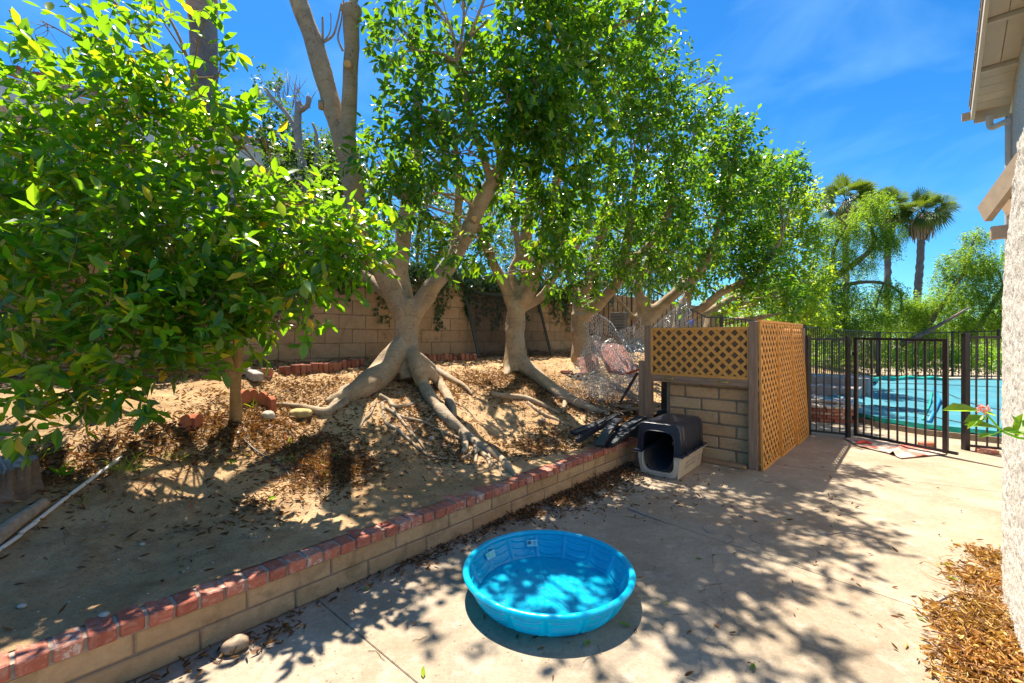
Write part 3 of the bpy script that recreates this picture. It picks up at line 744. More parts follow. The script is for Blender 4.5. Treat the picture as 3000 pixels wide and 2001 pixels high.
# ================================================================== IRON FENCES AND GATE
def railing(name, label, cat, pts, h, sp, bw_, post_w, rails=(0.06, None), group=None, posts=True, foot=0.05):
    """pts: list of base points; bars, rails and posts are pieces"""
    th = thing(name, label, cat, pts[0], group); barme = {}
    for i in range(len(pts)-1):
        a, b = Vector(pts[i]), Vector(pts[i+1]); L_ = (b-a).xy.length; n = max(1, int(L_/sp))
        for z, w in ((foot+0.012, 0.028), (h-0.014, 0.03)):
            mb = MB(); mb.bar(a+ZV*z, b+ZV*z, w, w+0.002); mb.build('rail', M['iron'], th)
        d = (b-a); ex = Vector((d.x, d.y, 0)).normalized()
        for k in range(1, n):
            p = a.lerp(b, k/n)
            if 'b' not in barme: barme['b'] = block_mesh(bw_, bw_, h-foot-0.03, 0.001, 0, 0)
            add('bar', barme['b'], M['iron'], th, frameM(p+ZV*((h+foot)/2), ex))
    if posts:
        for i, p in enumerate(pts):
            if posts is not True and i not in posts: continue
            hp = h+0.03; mb = MB(); mb.box(Vector(p)+ZV*((hp-0.1)/2), post_w, post_w, hp+0.1)
            mb.box(Vector(p)+ZV*(hp+0.003), post_w+0.008, post_w+0.008, 0.012); mb.build('post', M['iron'], th)
    return th
GA = Vector((4.53, 6.95, 0)); GB = Vector((4.93, 6.68, 0)); GC = Vector((5.98, 6.0, 0)); GD = Vector((8.6, 4.3, 0))
railing('pool_fence', 'short black railing panel between the lattice enclosure and the gate hinge post', 'fence', [GA, GB], 1.47, 0.095, 0.018, 0.05)
railing('pool_fence', 'black railing panel right of the open gate, running behind the stucco wall', 'fence', [GC, GD], 1.50, 0.10, 0.018, 0.062)
gt = thing('pool_gate', 'black iron pool gate standing open towards the patio', 'gate', (5.03, 6.66, 0))
ga, gb2 = Vector((5.02, 6.64, 0.05)), Vector((5.43, 5.70, 0.035))
gex = (gb2-ga); gex.z = 0; gex.normalize()
for p, w in ((ga, 0.045), (gb2, 0.05)):
    mb = MB(); mb.box(p+ZV*0.715, w, 0.04, 1.43, gex, ZV.cross(gex)); mb.build('stile', M['iron'], gt)
for z in (0.02, 1.415):
    mb = MB(); mb.bar(ga+ZV*z+gex*0.02, gb2+ZV*z+gex*(0.12 if z < 0.5 else -0.02), 0.034, 0.034); mb.build('rail', M['iron'], gt)
for k in range(1, 10):
    p = ga.lerp(gb2, k/10); mb = MB(); mb.box(p+ZV*0.715, 0.018, 0.018, 1.38, gex, ZV.cross(gex)); mb.build('bar', M['iron'], gt)
for z in (0.25, 1.2):
    mb = MB(); mb.tube([ga+ZV*z-gex*0.04-ZV*0.03, ga+ZV*z-gex*0.04+ZV*0.03], 0.011, 8); mb.build('hinge', M['iron'], gt)
# rear pool fence and the one that climbs the slope behind the enclosure
def onfence(px, py_top, Y, h): p = at(px, py_top, Y); return Vector((p.x, p.y, p.z-h))
railing('rear_pool_fence', 'long black railing along the far side of the pool, in front of the pepper trees', 'fence',
        [onfence(2577, 974, 16.3, 1.62), onfence(2790, 973, 15.6, 1.62), onfence(2925, 968, 14.6, 1.62), onfence(3110, 962, 13.6, 1.62)], 1.62, 0.15, 0.02, 0.05)
railing('rear_pool_fence', 'black railing stepping down from the slope to the far pool corner', 'fence',
        [onfence(2115, 928, 11.2, 1.5), onfence(2357, 955, 12.6, 1.5), onfence(2570, 974, 16.1, 1.5)], 1.5, 0.14, 0.02, 0.05)
railing('slope_fence', 'black railing whose sloping top rail climbs behind the lattice enclosure to the garden wall', 'fence',
        [onfence(1700, 800, 10.8, 1.5), onfence(1850, 818, 11.0, 1.5), onfence(2068, 928, 11.1, 1.5), onfence(2112, 928, 11.2, 1.5)], 1.5, 0.108, 0.018, 0.04, posts=(1, 3))

# ================================================================== POOL AND COVER
pool = thing('swimming_pool', 'swimming pool under a sagging teal cover behind the gate', 'pool', (9, 11, 0))
def pz(px, py, z): Y = (CAM_H-z)*F/(py-985); return at(px, py, Y)
# coping ring beneath
near = [pz(x, y, 0.16) for x, y in [(2391, 1181), (2440, 1198), (2500, 1206), (2583, 1225), (2700, 1242), (2820, 1254), (2942, 1266), (3080, 1280), (3300, 1300)]]
farp = [pz(x, y, z) for x, y, z in [(2392, 1176, 0.17), (2440, 1152, 0.2), (2517, 1123, 0.24), (2560, 1114, 0.12), (2660, 1110, 0.10), (2760, 1112, 0.08), (2942, 1114, 0.07), (3080, 1114, 0.07), (3300, 1114, 0.07)]]
def lp(arr, u):
    x = u*(len(arr)-1); i = min(int(x), len(arr)-2); return arr[i].lerp(arr[i+1], x-i)
def coverf(u, v):
    a, b = lp(near, u), lp(farp, u); p = a.lerp(b, v)
    sag = -0.15*math.sin(math.pi*min(1, v*1.15))*min(1, u*3) if v < 0.87 else 0
    edge = min(1, v/0.1)
    p.z += 0.6*sag + 0.05*mnoise.noise(Vector((p.x*1.1, p.y*0.8, 0)))*edge + 0.03*math.sin(p.x*3.0+p.y*0.8)*edge*(1-u) 
    return p
mb = MB(); mb.grid(coverf, 120, 50); mb.build('cover', M['tarp'], pool)
hem = MB(); vv = []
for i in range(81):
    p = coverf(i/80, 0); vv += [p+Vector((0, -0.004, 0.004)), p+Vector((0.0, -0.03, -0.07-0.02*math.sin(i*0.7)))]
hem.add(vv, [(2*i, 2*i+1, 2*i+3, 2*i+2) for i in range(80)]); hem.build('cover_hem', M['tarp_edge'], pool)
fold = MB()
def fold_f(u, v):
    p = lp(farp, 0.22+0.40*u).copy(); a = v*math.pi*1.2; p.y += 0.10*math.cos(a)-0.1; p.z += 0.04+0.10*math.sin(a)*(1-0.5*u)+0.02*math.sin(u*30); return p
fold.grid(fold_f, 40, 8); fold.build('cover_fold', M['tarp_edge'], pool)
def on_cover(px, py):
    best = None
    for i in range(121):
        for j in range(41):
            p = CV[i][j]; d = (1500+p.x/p.y*F-px)**2+(985-(p.z-CAM_H)/p.y*F-py)**2
            if best is None or d < best[0]: best = (d, p)
    return best[1]
CV = [[coverf(i/120, j/40) for j in range(41)] for i in range(121)]
for line in ([(2420, 1150), (2520, 1152), (2640, 1142), (2760, 1152), (2850, 1180), (2940, 1204)], [(2560, 1124), (2700, 1127), (2940, 1136)], [(2400, 1184), (2520, 1190), (2600, 1192), (2700, 1212), (2830, 1240), (2960, 1258)]):
    pts = [on_cover(*q)+ZV*0.015 for q in line]; P, Q = smooth_path(pts, [0.008]*len(pts), 5)
    mb = MB(); mb.tube(P, 0.008, 5); mb.build('rope', M['rope'], pool)
mb = MB(); q = [on_cover(*c)+ZV*0.02 for c in [(2738, 1140), (2750, 1175), (2740, 1205), (2722, 1236)]]; mb.tube(q, 0.03, 5); mb.build('tape_patch', M['tarp_blue'], pool)
mb = MB(); q = [on_cover(*c)+ZV*0.012 for c in [(2728, 1150), (2722, 1190), (2702, 1235)]]; mb.tube(q, 0.02, 5); mb.build('tape_patch', M['tarp_edge'], pool)
# raised curved coping under the near edge
cop = MB(); pts = [p.copy() for p in near]; vv = []
for i in range(81):
    p = lp(near, i/80); vv += [Vector((p.x, p.y+0.02, 0.085)), Vector((p.x-0.02, p.y-0.06, 0.085)), Vector((p.x-0.02, p.y-0.07, 0.0))]
cop.add(vv, [f for i in range(80) for f in ((3*i, 3*i+3, 3*i+4, 3*i+1), (3*i+1, 3*i+4, 3*i+5, 3*i+2))]); cop.build('coping', M['mortar'], pool)
mb = MB(); vv = []
for i in range(41):
    p = lp(farp, 0.3+0.7*i/40); vv += [Vector((p.x, p.y+0.0, 0.13)), Vector((p.x, p.y+0.45, 0.13)), Vector((p.x, p.y, 0))]
mb.add(vv, [f for i in range(40) for f in ((3*i, 3*i+1, 3*i+4, 3*i+3), (3*i, 3*i+3, 3*i+5, 3*i+2))]); mb.build('coping', M['coping'], pool)

# round brick planter and the steps
pl = thing('round_planter', 'low curved red brick planter at the pool corner, seen through the railing', 'planter', (5.75, 8.25, 0))
pc = Vector((5.72, 8.35, 0)); prd = 0.46; pbm = block_mesh(0.19, 0.09, 0.052, 0.005, 91, 0.003)
for row in range(4):
    for k in range(15):
        a = (k+0.5*(row % 2))*2*math.pi/15; c = pc+Vector((math.cos(a), math.sin(a), 0))*prd+ZV*(0.03+0.06*row)
        add('brick', pbm, M['brick'], pl, frameM(c, (-math.sin(a), math.cos(a), 0)))
mb = MB(); mb.tube([pc, pc+ZV*0.235], prd+0.012, 24, True, False); mb.build('mortar', M['mortar'], pl)
cbm = block_mesh(0.095, 0.22, 0.035, 0.004, 92, 0.002)
for k in range(28):
    a = k*2*math.pi/28; add('cap_brick', cbm, M['coping'], pl, frameM(pc+Vector((math.cos(a), math.sin(a), 0))*(prd-0.02)+ZV*0.262, (-math.sin(a), math.cos(a), 0)))
for i, (x, y, z, w, ln, lab) in enumerate(((2380, 1170, 0.14, 1.3, 0.5, 'lowest garden step with an orange clay edge beside the round planter'), (2400, 1132, 0.34, 1.5, 0.55, 'middle garden step with an orange clay edge above the round planter'), (2415, 1104, 0.52, 1.7, 0.6, 'top garden step with a brick edge behind the railing'))):
    c = pz(x, y, z)+Vector((0.25, 0.3, 0)); st = thing('garden_step', lab, 'step', (c.x, c.y, 0), 'garden steps by the pool')
    me = block_mesh(w, ln+0.5, z, 0.01, 60+i, 0.005); add('tread', me, M['slate'], st, frameM(c+Vector((0.1, 0.1, -z/2+0.004)), BV))
    n_ = int(w/0.2)
    for k in range(n_):
        add('nosing_tile', block_mesh(0.19, 0.10, 0.05, 0.018, k, 0.003), M['nosing'], st, frameM(c-AV*(ln/2+0.13)+BV*(-w/2+0.1+0.2*k)+ZV*(-0.02)+Vector((0.1, 0.1, 0)), BV))

# ================================================================== HOUSE ON THE RIGHT
hs_ = thing('house', 'two storey cream stucco house with tan eaves at the right edge', 'house', wp(2, -3.2))
# wing wall with curved top end
C0 = wp(2.37, -2.9)
def edge_t(z):                                # how far the end of the wing wall steps back with height
    return 0.0 if z < 1.55 else 0.55*min(1, ((z-1.55)/0.85))**1.8
def foot_t(z): return 0.0
def sd(p, k=1.0):
    h = mnoise.noise(p*16)*0.006+abs(mnoise.noise(p*38))*0.007+mnoise.noise(p*75)*0.003
    return h*k
def wface(u, v):
    z = 2.45*v; te = 2.37-edge_t(z); t = te-(te-1.42)*u
    p = wp(t, -2.9, z); return p+NV*sd(p)
mb = MB(); mb.grid(wface, 90, 230)
def wend(u, v):
    z = 2.45*v; te = 2.37-edge_t(z); p = wp(te, -2.9-0.22*u, z)
    q = wp(te, -2.9, z)
    return p+AV*sd(q)*0.6*(1 if 0 < u else 0)+NV*(sd(q) if u == 0 else 0)
mb.grid(lambda u, v: wend(1-u, v), 12, 230)
mb.grid(lambda u, v: wp(1.42+(2.37-edge_t(2.45*v)-1.42)*u, -3.12, 2.45*v), 6, 20); mb.grid(lambda u, v: wp(1.42, -3.12+0.22*u, 2.45*v), 2, 10)
mb.build('wing_wall', M['stucco'], hs_)
# main facade
HC = Vector((7.158, 6.51, 0)); ht, hn = tn(HC.x, HC.y)
mb = MB()
def fac(u, v):
    t = ht-(ht-0.5)*u; z = 6.6*v; p = wp(t, hn, z); return p+NV*sd(p, 1.0)
mb.grid(fac, 200, 180)
mb.grid(lambda u, v: wp(ht, hn-6*(1-u), 6.6*v), 2, 2)
mb.grid(lambda u, v: wp(0.5, hn-6*u, 6.6*v), 2, 2)
mb.grid(lambda u, v: wp(0.5+(ht-0.5)*u, hn-6, 6.6*v), 2, 2)
mb.build('wall', M['stucco'], hs_)
# gable rake, soffit and eave
rk_n = hn+0.395; e0t = ht+0.32; sl_ = 0.36
def rp(s, n, dz=0.0): return wp(e0t-s, n, 4.84+sl_*s+dz)      # s metres back from the eave
upv = (ZV*1.0+AV*0.36).normalized()
def slopeboard(s0, s1, n0, n1, dz, th, name, mat, parent=hs_):
    mb = MB(); a = rp(s0, (n0+n1)/2, dz); b = rp(s1, (n0+n1)/2, dz); mb.bar(a, b, abs(n1-n0), th); return mb.build(name, M[mat], parent)
slopeboard(-0.02, 5.5, rk_n-0.035, rk_n+0.005, 0.06, 0.15, 'rake_board', 'paint')
mb = MB(); k = 0; s = 0.0
for s in [0.02+0.155*i for i in range(5)]:                      # boards across, near the eave
    slopeboard(s, s+0.15, hn-0.02, rk_n-0.04, 0.105, 0.02, 'soffit_board', 'paint')
s = 0.02+0.155*5
while s < 5:
    mb = MB(); mb.bar(rp(s+0.03, hn-0.1, 0.07), rp(s+0.03, rk_n-0.037, 0.07), 0.045, 0.08, upv); mb.build('lookout', M['paint'], hs_)
    for j in range(2):
        n0 = hn-0.02+(rk_n-0.04-hn+0.02)*j/2; slopeboard(s+0.06, s+0.75, n0+0.002, n0+(rk_n-0.02-hn)/2-0.006, 0.105, 0.02, 'soffit_board', 'paint')
    s += 0.78
slopeboard(-0.02, 5.5, hn-3, rk_n+0.02, 0.17, 0.03, 'roof_deck', 'trim')
mb = MB(); mb.bar(wp(e0t+0.03, hn-3, 4.86), wp(e0t+0.03, rk_n-0.03, 4.86), 0.035, 0.17); mb.build('eave_fascia', M['paint'], hs_)
mb = MB(); mb.bar(wp(e0t+0.10, hn-3, 4.93), wp(e0t+0.10, rk_n+0.10, 4.93), 0.10, 0.10); mb.build('gutter', M['trim'], hs_)
mb = MB(); mb.bar(rp(0.02, hn-0.02, -0.02), rp(0.62, hn-0.02, -0.05), 0.05, 0.07); mb.build('wall_trim', M['paint'], hs_)
tile_me = block_mesh(0.30, 0.42, 0.035, 0.006, 8, 0.004)
sx = (AV*-1+ZV*sl_).normalized(); s = -0.05; k = 0
while s < 5.2:
    for j in range(4):
        c = rp(s+0.2, rk_n-0.12-0.305*j, 0.235+0.015*(j % 2))
        add('roof_tile', tile_me, M['roof_tile'], hs_, frameM(c, BV, sx-ZV*0.10, None) if False else (frameM(c, NV, ey=(sx-ZV*0.09).normalized(), ez=NV.cross((sx-ZV*0.09).normalized()))))
    s += 0.33; k += 1
# downspout
dn = hn+0.03; dt = ht+0.05
mb = MB(); P, Q = smooth_path([wp(dt+0.14, dn+0.18, 4.80), wp(dt+0.14, dn+0.18, 4.68), wp(dt+0.12, dn+0.15, 4.60), wp(dt, dn+0.03, 4.60), wp(dt-0.02, dn, 4.52), wp(dt-0.02, dn, 4.3), wp(dt-0.02, dn, 0.1)], [0.04]*7, 4)
mb.tube(P, 0.042, 10); mb.build('downspout', M['spout'], hs_)
# lower eave over the wing wall
for n_, z_, w_, h_, t0, t1, nm in ((-2.855, 2.345, 0.045, 0.15, 2.88, 0.6, 'fascia_board'), (-2.93, 2.30, 0.05, 0.09, 2.74, 0.6, 'rafter')):
    pass
b0, b1 = at(2884, 628, 3.4), at(3012, 456, 3.0); bd = (b1-b0); b1 = b0+bd*2.6
mb = MB(); mb.bar(b0, b1, 0.045, 0.15); mb.build('lower_rake_board', M['trim'], hs_)
mb = MB(); mb.bar(b0+BV*0.10-ZV*0.04+bd*0.10, b1+BV*0.10-ZV*0.04, 0.05, 0.12); mb.build('rafter', M['trim'], hs_)
mb = MB(); mb.bar(at(2902, 684, 3.35), at(2902, 684, 3.35)+BV*0.7, 0.08, 0.09); mb.build('beam', M['trim'], hs_)
mb = MB(); mb.bar(b0+BV*0.36+ZV*0.075, b1+BV*0.36+ZV*0.075, 0.66, 0.02); mb.build('lower_roof_deck', M['roof_tile'], hs_)


# neighbour's house behind the wall
nh = thing('neighbour_house', "neighbour's white house with a red tile eave behind the garden wall", 'house', wp(0, 7.5, 1.2))
n7 = 7.75
mb = MB(); mb.box(wp(0.4, n7+2.5, 3.0), 6.4, 5, 4.3, AV, NV); mb.build('wall', M['grey_wall'], nh)
mb = MB(); mb.box(wp(0.4, n7-0.30, 5.0), 6.9, 0.56, 0.42, AV, NV); mb.build('eave_band', M['white_wall'], nh)
mb = MB(); mb.bar(wp(-3.1, n7-0.66, 5.26), wp(3.9, n7-0.66, 5.26), 0.10, 0.09); mb.build('gutter', M['trim'], nh)
tm = MB(); tm.tube([Vector((0, -0.22, 0)), Vector((0, 0.22, 0.0))], 0.07, 8, True, False); tme = tm.mesh('roof_tile')
for i in range(36):
    for j in range(4):
        ey = (NV+ZV*0.35).normalized(); c = wp(-3.1+0.195*i, n7-0.5, 5.36)+ey*(0.38*j)
        add('roof_tile', tme, M['roof_red'], nh, frameM(c, AV, ey=ey, ez=AV.cross(ey)))
mb = MB(); mb.box(wp(0.4, n7+2.2, 6.1), 7.0, 4.2, 0.06, AV, (NV+ZV*0.35).normalized(), AV.cross((NV+ZV*0.35).normalized())); mb.build('roof', M['roof_red'], nh)
for i, t in enumerate((0.2, 1.7, 3.0)):
    w = thing_part = MB().box(wp(t, n7-0.01, 3.7), 1.1, 0.05, 1.3, AV, NV).build('window', M['white_wall'], nh)
    for j in (-1, 1): add('pane', MB().box(wp(t+0.26*j, n7-0.04, 3.7), 0.48, 0.02, 1.15, AV, NV).mesh(), M['glass'], w)
# far house beyond the pool
fh = thing('far_house', 'pale low house glimpsed under the pepper trees beyond the rear fence', 'house', at(2720, 1040, 40))
c = at(2722, 1050, 40); mb = MB(); mb.box(c-ZV*1.0, 3.0, 4, 2.6); mb.build('wall', M['white_wall'], fh)
mb = MB(); mb.box(c+ZV*0.45+Vector((0, -0.3, 0)), 3.5, 4.6, 0.22); mb.build('roof', M['coping'], fh)
# ================================================================== TREES
def make_trunk(limbs, voxel, mat, root, extra=None, name='trunk'):
    """limbs: list of (points, radii) grown together into one body"""
    mb = MB()
    for pts, rad in limbs:
        P, Q = smooth_path(pts, rad, 5); mb.tube(P, Q, 12, True, True, 0.22)
    me = modded(mb.mesh('trunk'), [('REMESH', dict(mode='VOXEL', voxel_size=voxel, use_smooth_shade=True)), ('SMOOTH', dict(factor=0.6, iterations=5))])
    return add(name, me, mat, root)
def pxl(lst): return [at(a, b, c) for a, b, c in lst]
def rootpath(lst, r, sink=0.35):
    out = []
    for i, (px, py) in enumerate(lst):
        g_ = ground(px, py); out.append(g_+ZV*(r[i]*(1-2*sink)))
    return out
ficus_all = {}
# ---- ficus 1: the big one with buttress roots
t1 = thing('ficus_tree', 'large grey-barked tree with thick spreading roots down the slope, its limbs forking low', 'tree', (-1.37, 5.9, 0.95), 'row of trees on the slope')
T1Y = 5.9
limbs1_ = [
 (pxl([(1200, 1110, 5.85), (1192, 1060, 5.88), (1192, 1000, 5.9), (1195, 940, 5.92), (1195, 880, 5.95)]), [.20, .175, .165, .165, .17]),
 (pxl([(1185, 930, 5.9), (1150, 850, 5.85), (1105, 770, 5.8), (1060, 690, 5.75), (1045, 600, 5.7), (1030, 520, 5.65), (1000, 400, 5.6), (962, 270, 5.55), (925, 140, 5.5), (880, 20, 5.45), (850, -80, 5.4), (820, -200, 5.3)]), [.15, .145, .125, .13, .14, .135, .125, .125, .12, .115, .11, .1]),
 (pxl([(1050, 600, 5.7), (1035, 500, 5.6), (1022, 400, 5.5), (1024, 280, 5.4), (1028, 160, 5.35), (1030, 60, 5.3), (1035, 25, 5.3)]), [.12, .115, .10, .095, .095, .10, .13]),
 (pxl([(1205, 930, 5.95), (1260, 850, 5.9), (1320, 770, 5.8), (1365, 690, 5.7), (1395, 620, 5.6), (1440, 540, 5.5), (1475, 480, 5.4), (1490, 400, 5.3), (1500, 300, 5.2)]), [.15, .125, .115, .11, .105, .10, .08, .05, .035]),
 (pxl([(1190, 900, 6.0), (1175, 800, 6.15), (1180, 700, 6.3), (1200, 580, 6.4), (1215, 440, 6.4), (1225, 300, 6.3), (1240, 180, 6.2)]), [.13, .12, .125, .125, .10, .08, .05]),
 (pxl([(1330, 760, 5.8), (1338, 650, 5.9), (1345, 560, 6.0), (1340, 470, 6.1), (1325, 380, 6.1)]), [.07, .065, .06, .05, .03]),
 (pxl([(1180, 900, 6.0), (1120, 850, 6.3), (1050, 790, 6.5), (1000, 740, 6.6), (950, 640, 6.8), (920, 560, 6.9)]), [.12, .09, .085, .08, .07, .05]),
 (pxl([(1440, 540, 5.5), (1405, 430, 5.3), (1385, 350, 5.2), (1365, 285, 5.1), (1340, 180, 5.0)]), [.055, .045, .04, .035, .02]),
 (pxl([(1470, 490, 5.4), (1450, 400, 5.35), (1460, 320, 5.3)]), [.04, .03, .02]),
 # buttress roots
 (pxl([(1185, 1010, 5.86), (1150, 1050, 5.72)]) + rootpath([(1110, 1120), (1065, 1150), (1015, 1172)], [.17, .13, .09], 0.25) + rootpath([(955, 1180)], [.05], .6), [.15, .17, .17, .145, .10, .05]),
 (pxl([(1205, 1030, 5.8), (1222, 1070, 5.65)]) + rootpath([(1240, 1140), (1262, 1178), (1290, 1215)], [.09, .085, .075], .2), [.10, .105, .09, .085, .06]),
 (pxl([(1215, 1050, 5.8), (1245, 1080, 5.7)]) + rootpath([(1285, 1130), (1320, 1190), (1330, 1230)], [.075, .065, .05], .2), [.09, .085, .075, .06, .04]),
 (pxl([(1225, 1050, 5.88)]) + rootpath([(1270, 1085), (1310, 1110), (1360, 1138), (1385, 1160)], [.07, .06, .05, .03], .3), [.09, .06, .055, .04, .015]),
]
limbs1 = [(p_, [q_*.92 for q_ in r_]) for p_, r_ in limbs1_]
make_trunk(limbs1, 0.013, M['bark'], t1)
def root_part(root, lst, r, sink=0.3, mat='bark_root', nm='root', sides=9):
    r = list(r)+[r[-1]]*(len(lst)-len(r)); r = [q*1.3 if q < .035 else q for q in r]; P, Q = smooth_path(rootpath(lst, r, sink), r, 6)
    mb = MB(); mb.tube(P, Q, sides, True, True, 0.25); return mb.build(nm, M[mat], root)
root_part(t1, [(1285, 1212), (1320, 1245), (1355, 1275), (1385, 1300), (1420, 1325), (1460, 1345), (1490, 1375)], [.075, .062, .052, .05, .046, .038, .028], 0.15)
root_part(t1, [(1488, 1318), (1502, 1345), (1507, 1352)], [.05, .035, .02], .2) if False else None
root_part(t1, [(1350, 1270), (1362, 1300), (1360, 1330)], [.045, .03, .02], .2)
root_part(t1, [(1362, 1262), (1385, 1292), (1398, 1320), (1428, 1345), (1436, 1372)], [.03, .028, .022, .016, .008], .2)
root_part(t1, [(1398, 1315), (1395, 1340), (1390, 1375)], [.016, .012, .006], .2)
root_part(t1, [(1392, 1318), (1372, 1336), (1350, 1350), (1330, 1362)], [.014, .011, .008, .004], .2)
root_part(t1, [(1480, 1368), (1498, 1385), (1510, 1396)], [.028, .018, .008], .2)
root_part(t1, [(1110, 1166), (1140, 1180), (1155, 1196), (1200, 1190), (1220, 1176)], [.028, .022, .02, .014, .006], .2)
root_part(t1, [(1120, 1185), (1130, 1240), (1165, 1262), (1195, 1290), (1230, 1320), (1260, 1340), (1320, 1348), (1350, 1352)], [.016, .014, .012, .012, .012, .01, .009, .004], .2)
root_part(t1, [(1130, 1200), (1180, 1225), (1240, 1240), (1290, 1265), (1340, 1285), (1365, 1300), (1380, 1330)], [.015, .014, .013, .012, .012, .01, .006], .2)
root_part(t1, [(1145, 1190), (1160, 1215), (1205, 1270), (1232, 1300), (1250, 1330)], [.014, .013, .012, .01, .006], .2)
root_part(t1, [(1290, 1200), (1262, 1225), (1235, 1250), (1205, 1275), (1190, 1285)], [.01, .01, .009, .009, .006], .2)
root_part(t1, [(1325, 1170), (1390, 1160), (1385, 1165)], [.03, .02, .01], .3) if False else None
root_part(t1, [(1015, 1180), (985, 1200), (950, 1215), (910, 1205), (870, 1196), (830, 1190), (790, 1186)], [.05, .05, .048, .036, .026, .018, .01], .3)
root_part(t1, [(1075, 1158), (1035, 1140), (1005, 1150), (990, 1178), (965, 1200)], [.035, .035, .032, .03, .02], .2)
for lst, r_ in (([(1100, 1180), (1085, 1215), (1062, 1240), (1050, 1275)], [.014, .011, .008, .004]), ([(1300, 1235), (1292, 1262), (1300, 1290), (1285, 1318)], [.012, .009, .007, .003]), ([(1180, 1200), (1215, 1222), (1262, 1232), (1300, 1255)], [.009, .008, .006, .003]),
                ([(1240, 1300), (1275, 1312), (1312, 1310), (1350, 1322)], [.007, .006, .005, .003]), ([(1430, 1330), (1440, 1352), (1462, 1372), (1470, 1395)], [.014, .011, .008, .004]), ([(1160, 1262), (1150, 1292), (1165, 1320)], [.007, .005, .003]), ([(1385, 1165), (1420, 1180), (1445, 1205)], [.012, .008, .004]),
                ([(940, 1190), (905, 1225), (880, 1240)], [.02, .012, .005]), ([(1330, 1180), (1372, 1205), (1400, 1236), (1436, 1250)], [.010, .008, .006, .003])):
    root_part(t1, lst, r_, .25, 'bark_root', 'root', 6)
# pruning scars
def cut(root, p, d, r):
    mb = MB(); d = Vector(d).normalized(); mb.tube([Vector(p)-d*0.06, Vector(p)], [r*1.25, r*1.1], 12); s = mb.build('cut_stub', M['bark'], root)
    m2 = MB(); m2.tube([Vector(p), Vector(p)+d*0.004], r*0.9, 12, True, False); add('cut_face', m2.mesh(), M['cut'], s)
cut(t1, at(1018, 187, 5.26), (0, -1, -0.1), .048)
cut(t1, at(934, 307, 5.5), (-1, -.3, 0), .05)
cut(t1, at(1000, 20, 5.25), (-1, -.4, 0.5), .035)
cut(t1, at(1390, 640, 5.45), (0.1, -1, 0.2), .035)
mb = MB()
for pts, r in (([(1032, 20, 5.3), (1050, -40, 5.3), (1085, -110, 5.2)], .05), ([(1005, 150, 5.35), (990, 110, 5.3), (1000, 60, 5.3), (1010, -30, 5.2)], .014), ([(945, 125, 5.5), (975, 105, 5.45), (990, 60, 5.4), (1000, 10, 5.35)], .018), ([(950, 120, 5.5), (968, 90, 5.4), (969, 35, 5.4)], .009), ([(946, 118, 5.5), (945, 50, 5.45)], .016)):
    P, Q = smooth_path(pxl(pts), [r, r*.8, r*.6, r*.5][:len(pts)], 5); mb.tube(P, Q, 6)
mb.build('bare_shoots', M['bark'], t1)

def cl(lst): return [((*at(a, b, c),), r, k) for a, b, c, r, k in lst]
def thin(clumps, spots):
    """thin out the canopy where the sun comes through to these places"""
    out = []
    for c, r, k in clumps:
        v = Vector(c)
        for q, f in spots:
            w = v-Vector(q); d = (w-SUN*w.dot(SUN)).length
            if d < r+.15: k *= f
        out.append((c, r*.90, k*1.1))
    return out
SUNNY = [((.2, 2.6, 0), .45), ((.35, 2.9, 0), .7), ((-.5, 3.7, .3), .75)]
def crown(root, clumps, leaf_len, parts, mat, limbs, tw_kw={}, shape=LEAF_HI, key='leaf', r0=.02, twmat='bark'):
    P, D, Nn, Ln, Wd, TW = twig_leaves(clumps, leaf_len, **tw_kw)
    foliage(root, P, D, Nn, Ln, Wd, mat, 'foliage', shape, parts, key=key)
    st = [p for l in limbs for p in smooth_path(l[0], l[1], 3)[0][len(l[0]):]]
    mb = MB(); branchlets(mb, clumps, st, TW, r0); o = mb.build('branches', M[twmat], root); o['kind'] = 'stuff'
    tmb = twigs_mesh(TW, 0.0022, 0.7); o = tmb.build('twigs', M['twig'], root); o['kind'] = 'stuff'
    return len(P)
FK = dict(per_twig=10, twig_len=0.26, droop=-0.45, outward=0.7, up=0.15, spread=0.9, wr=0.52)
c1 = cl([(1150, 60, 5.3, .35, .5), (1190, 150, 5.2, .38, .8), (1310, 90, 5.2, .5, .6), (1420, 210, 5.3, .46, 1.2), (1330, 200, 5.2, .38, .8), (1290, 330, 4.8, .42, .8), (1180, 340, 5.2, .36, .8), (1150, 480, 5.3, .36, 1.0), (1230, 620, 5.4, .25, .8), (1130, 560, 5.1, .22, 1),
         (1250, 450, 5.0, .36, 1.2), (1370, 440, 4.9, .33, 1.1), (1480, 300, 5.0, .36, 1), (1350, -30, 4.8, .4, .4), (1220, -60, 5, .4, .4), (1430, 60, 4.9, .4, .6), (1250, 560, 5.1, .22, .8), (1330, 740, 5.2, .14, 1.6), (1270, 755, 5.3, .12, 1.4), (1400, 700, 5.3, .10, 1), (1105, 470, 5.5, .2, .7),
         (1480, -160, 4.4, .4, .5)])
c1 = thin(c1, SUNNY)
n1 = crown(t1, c1, 0.122, 290, M['ficus'], limbs1[3:8], dict(FK, dens=2.3))

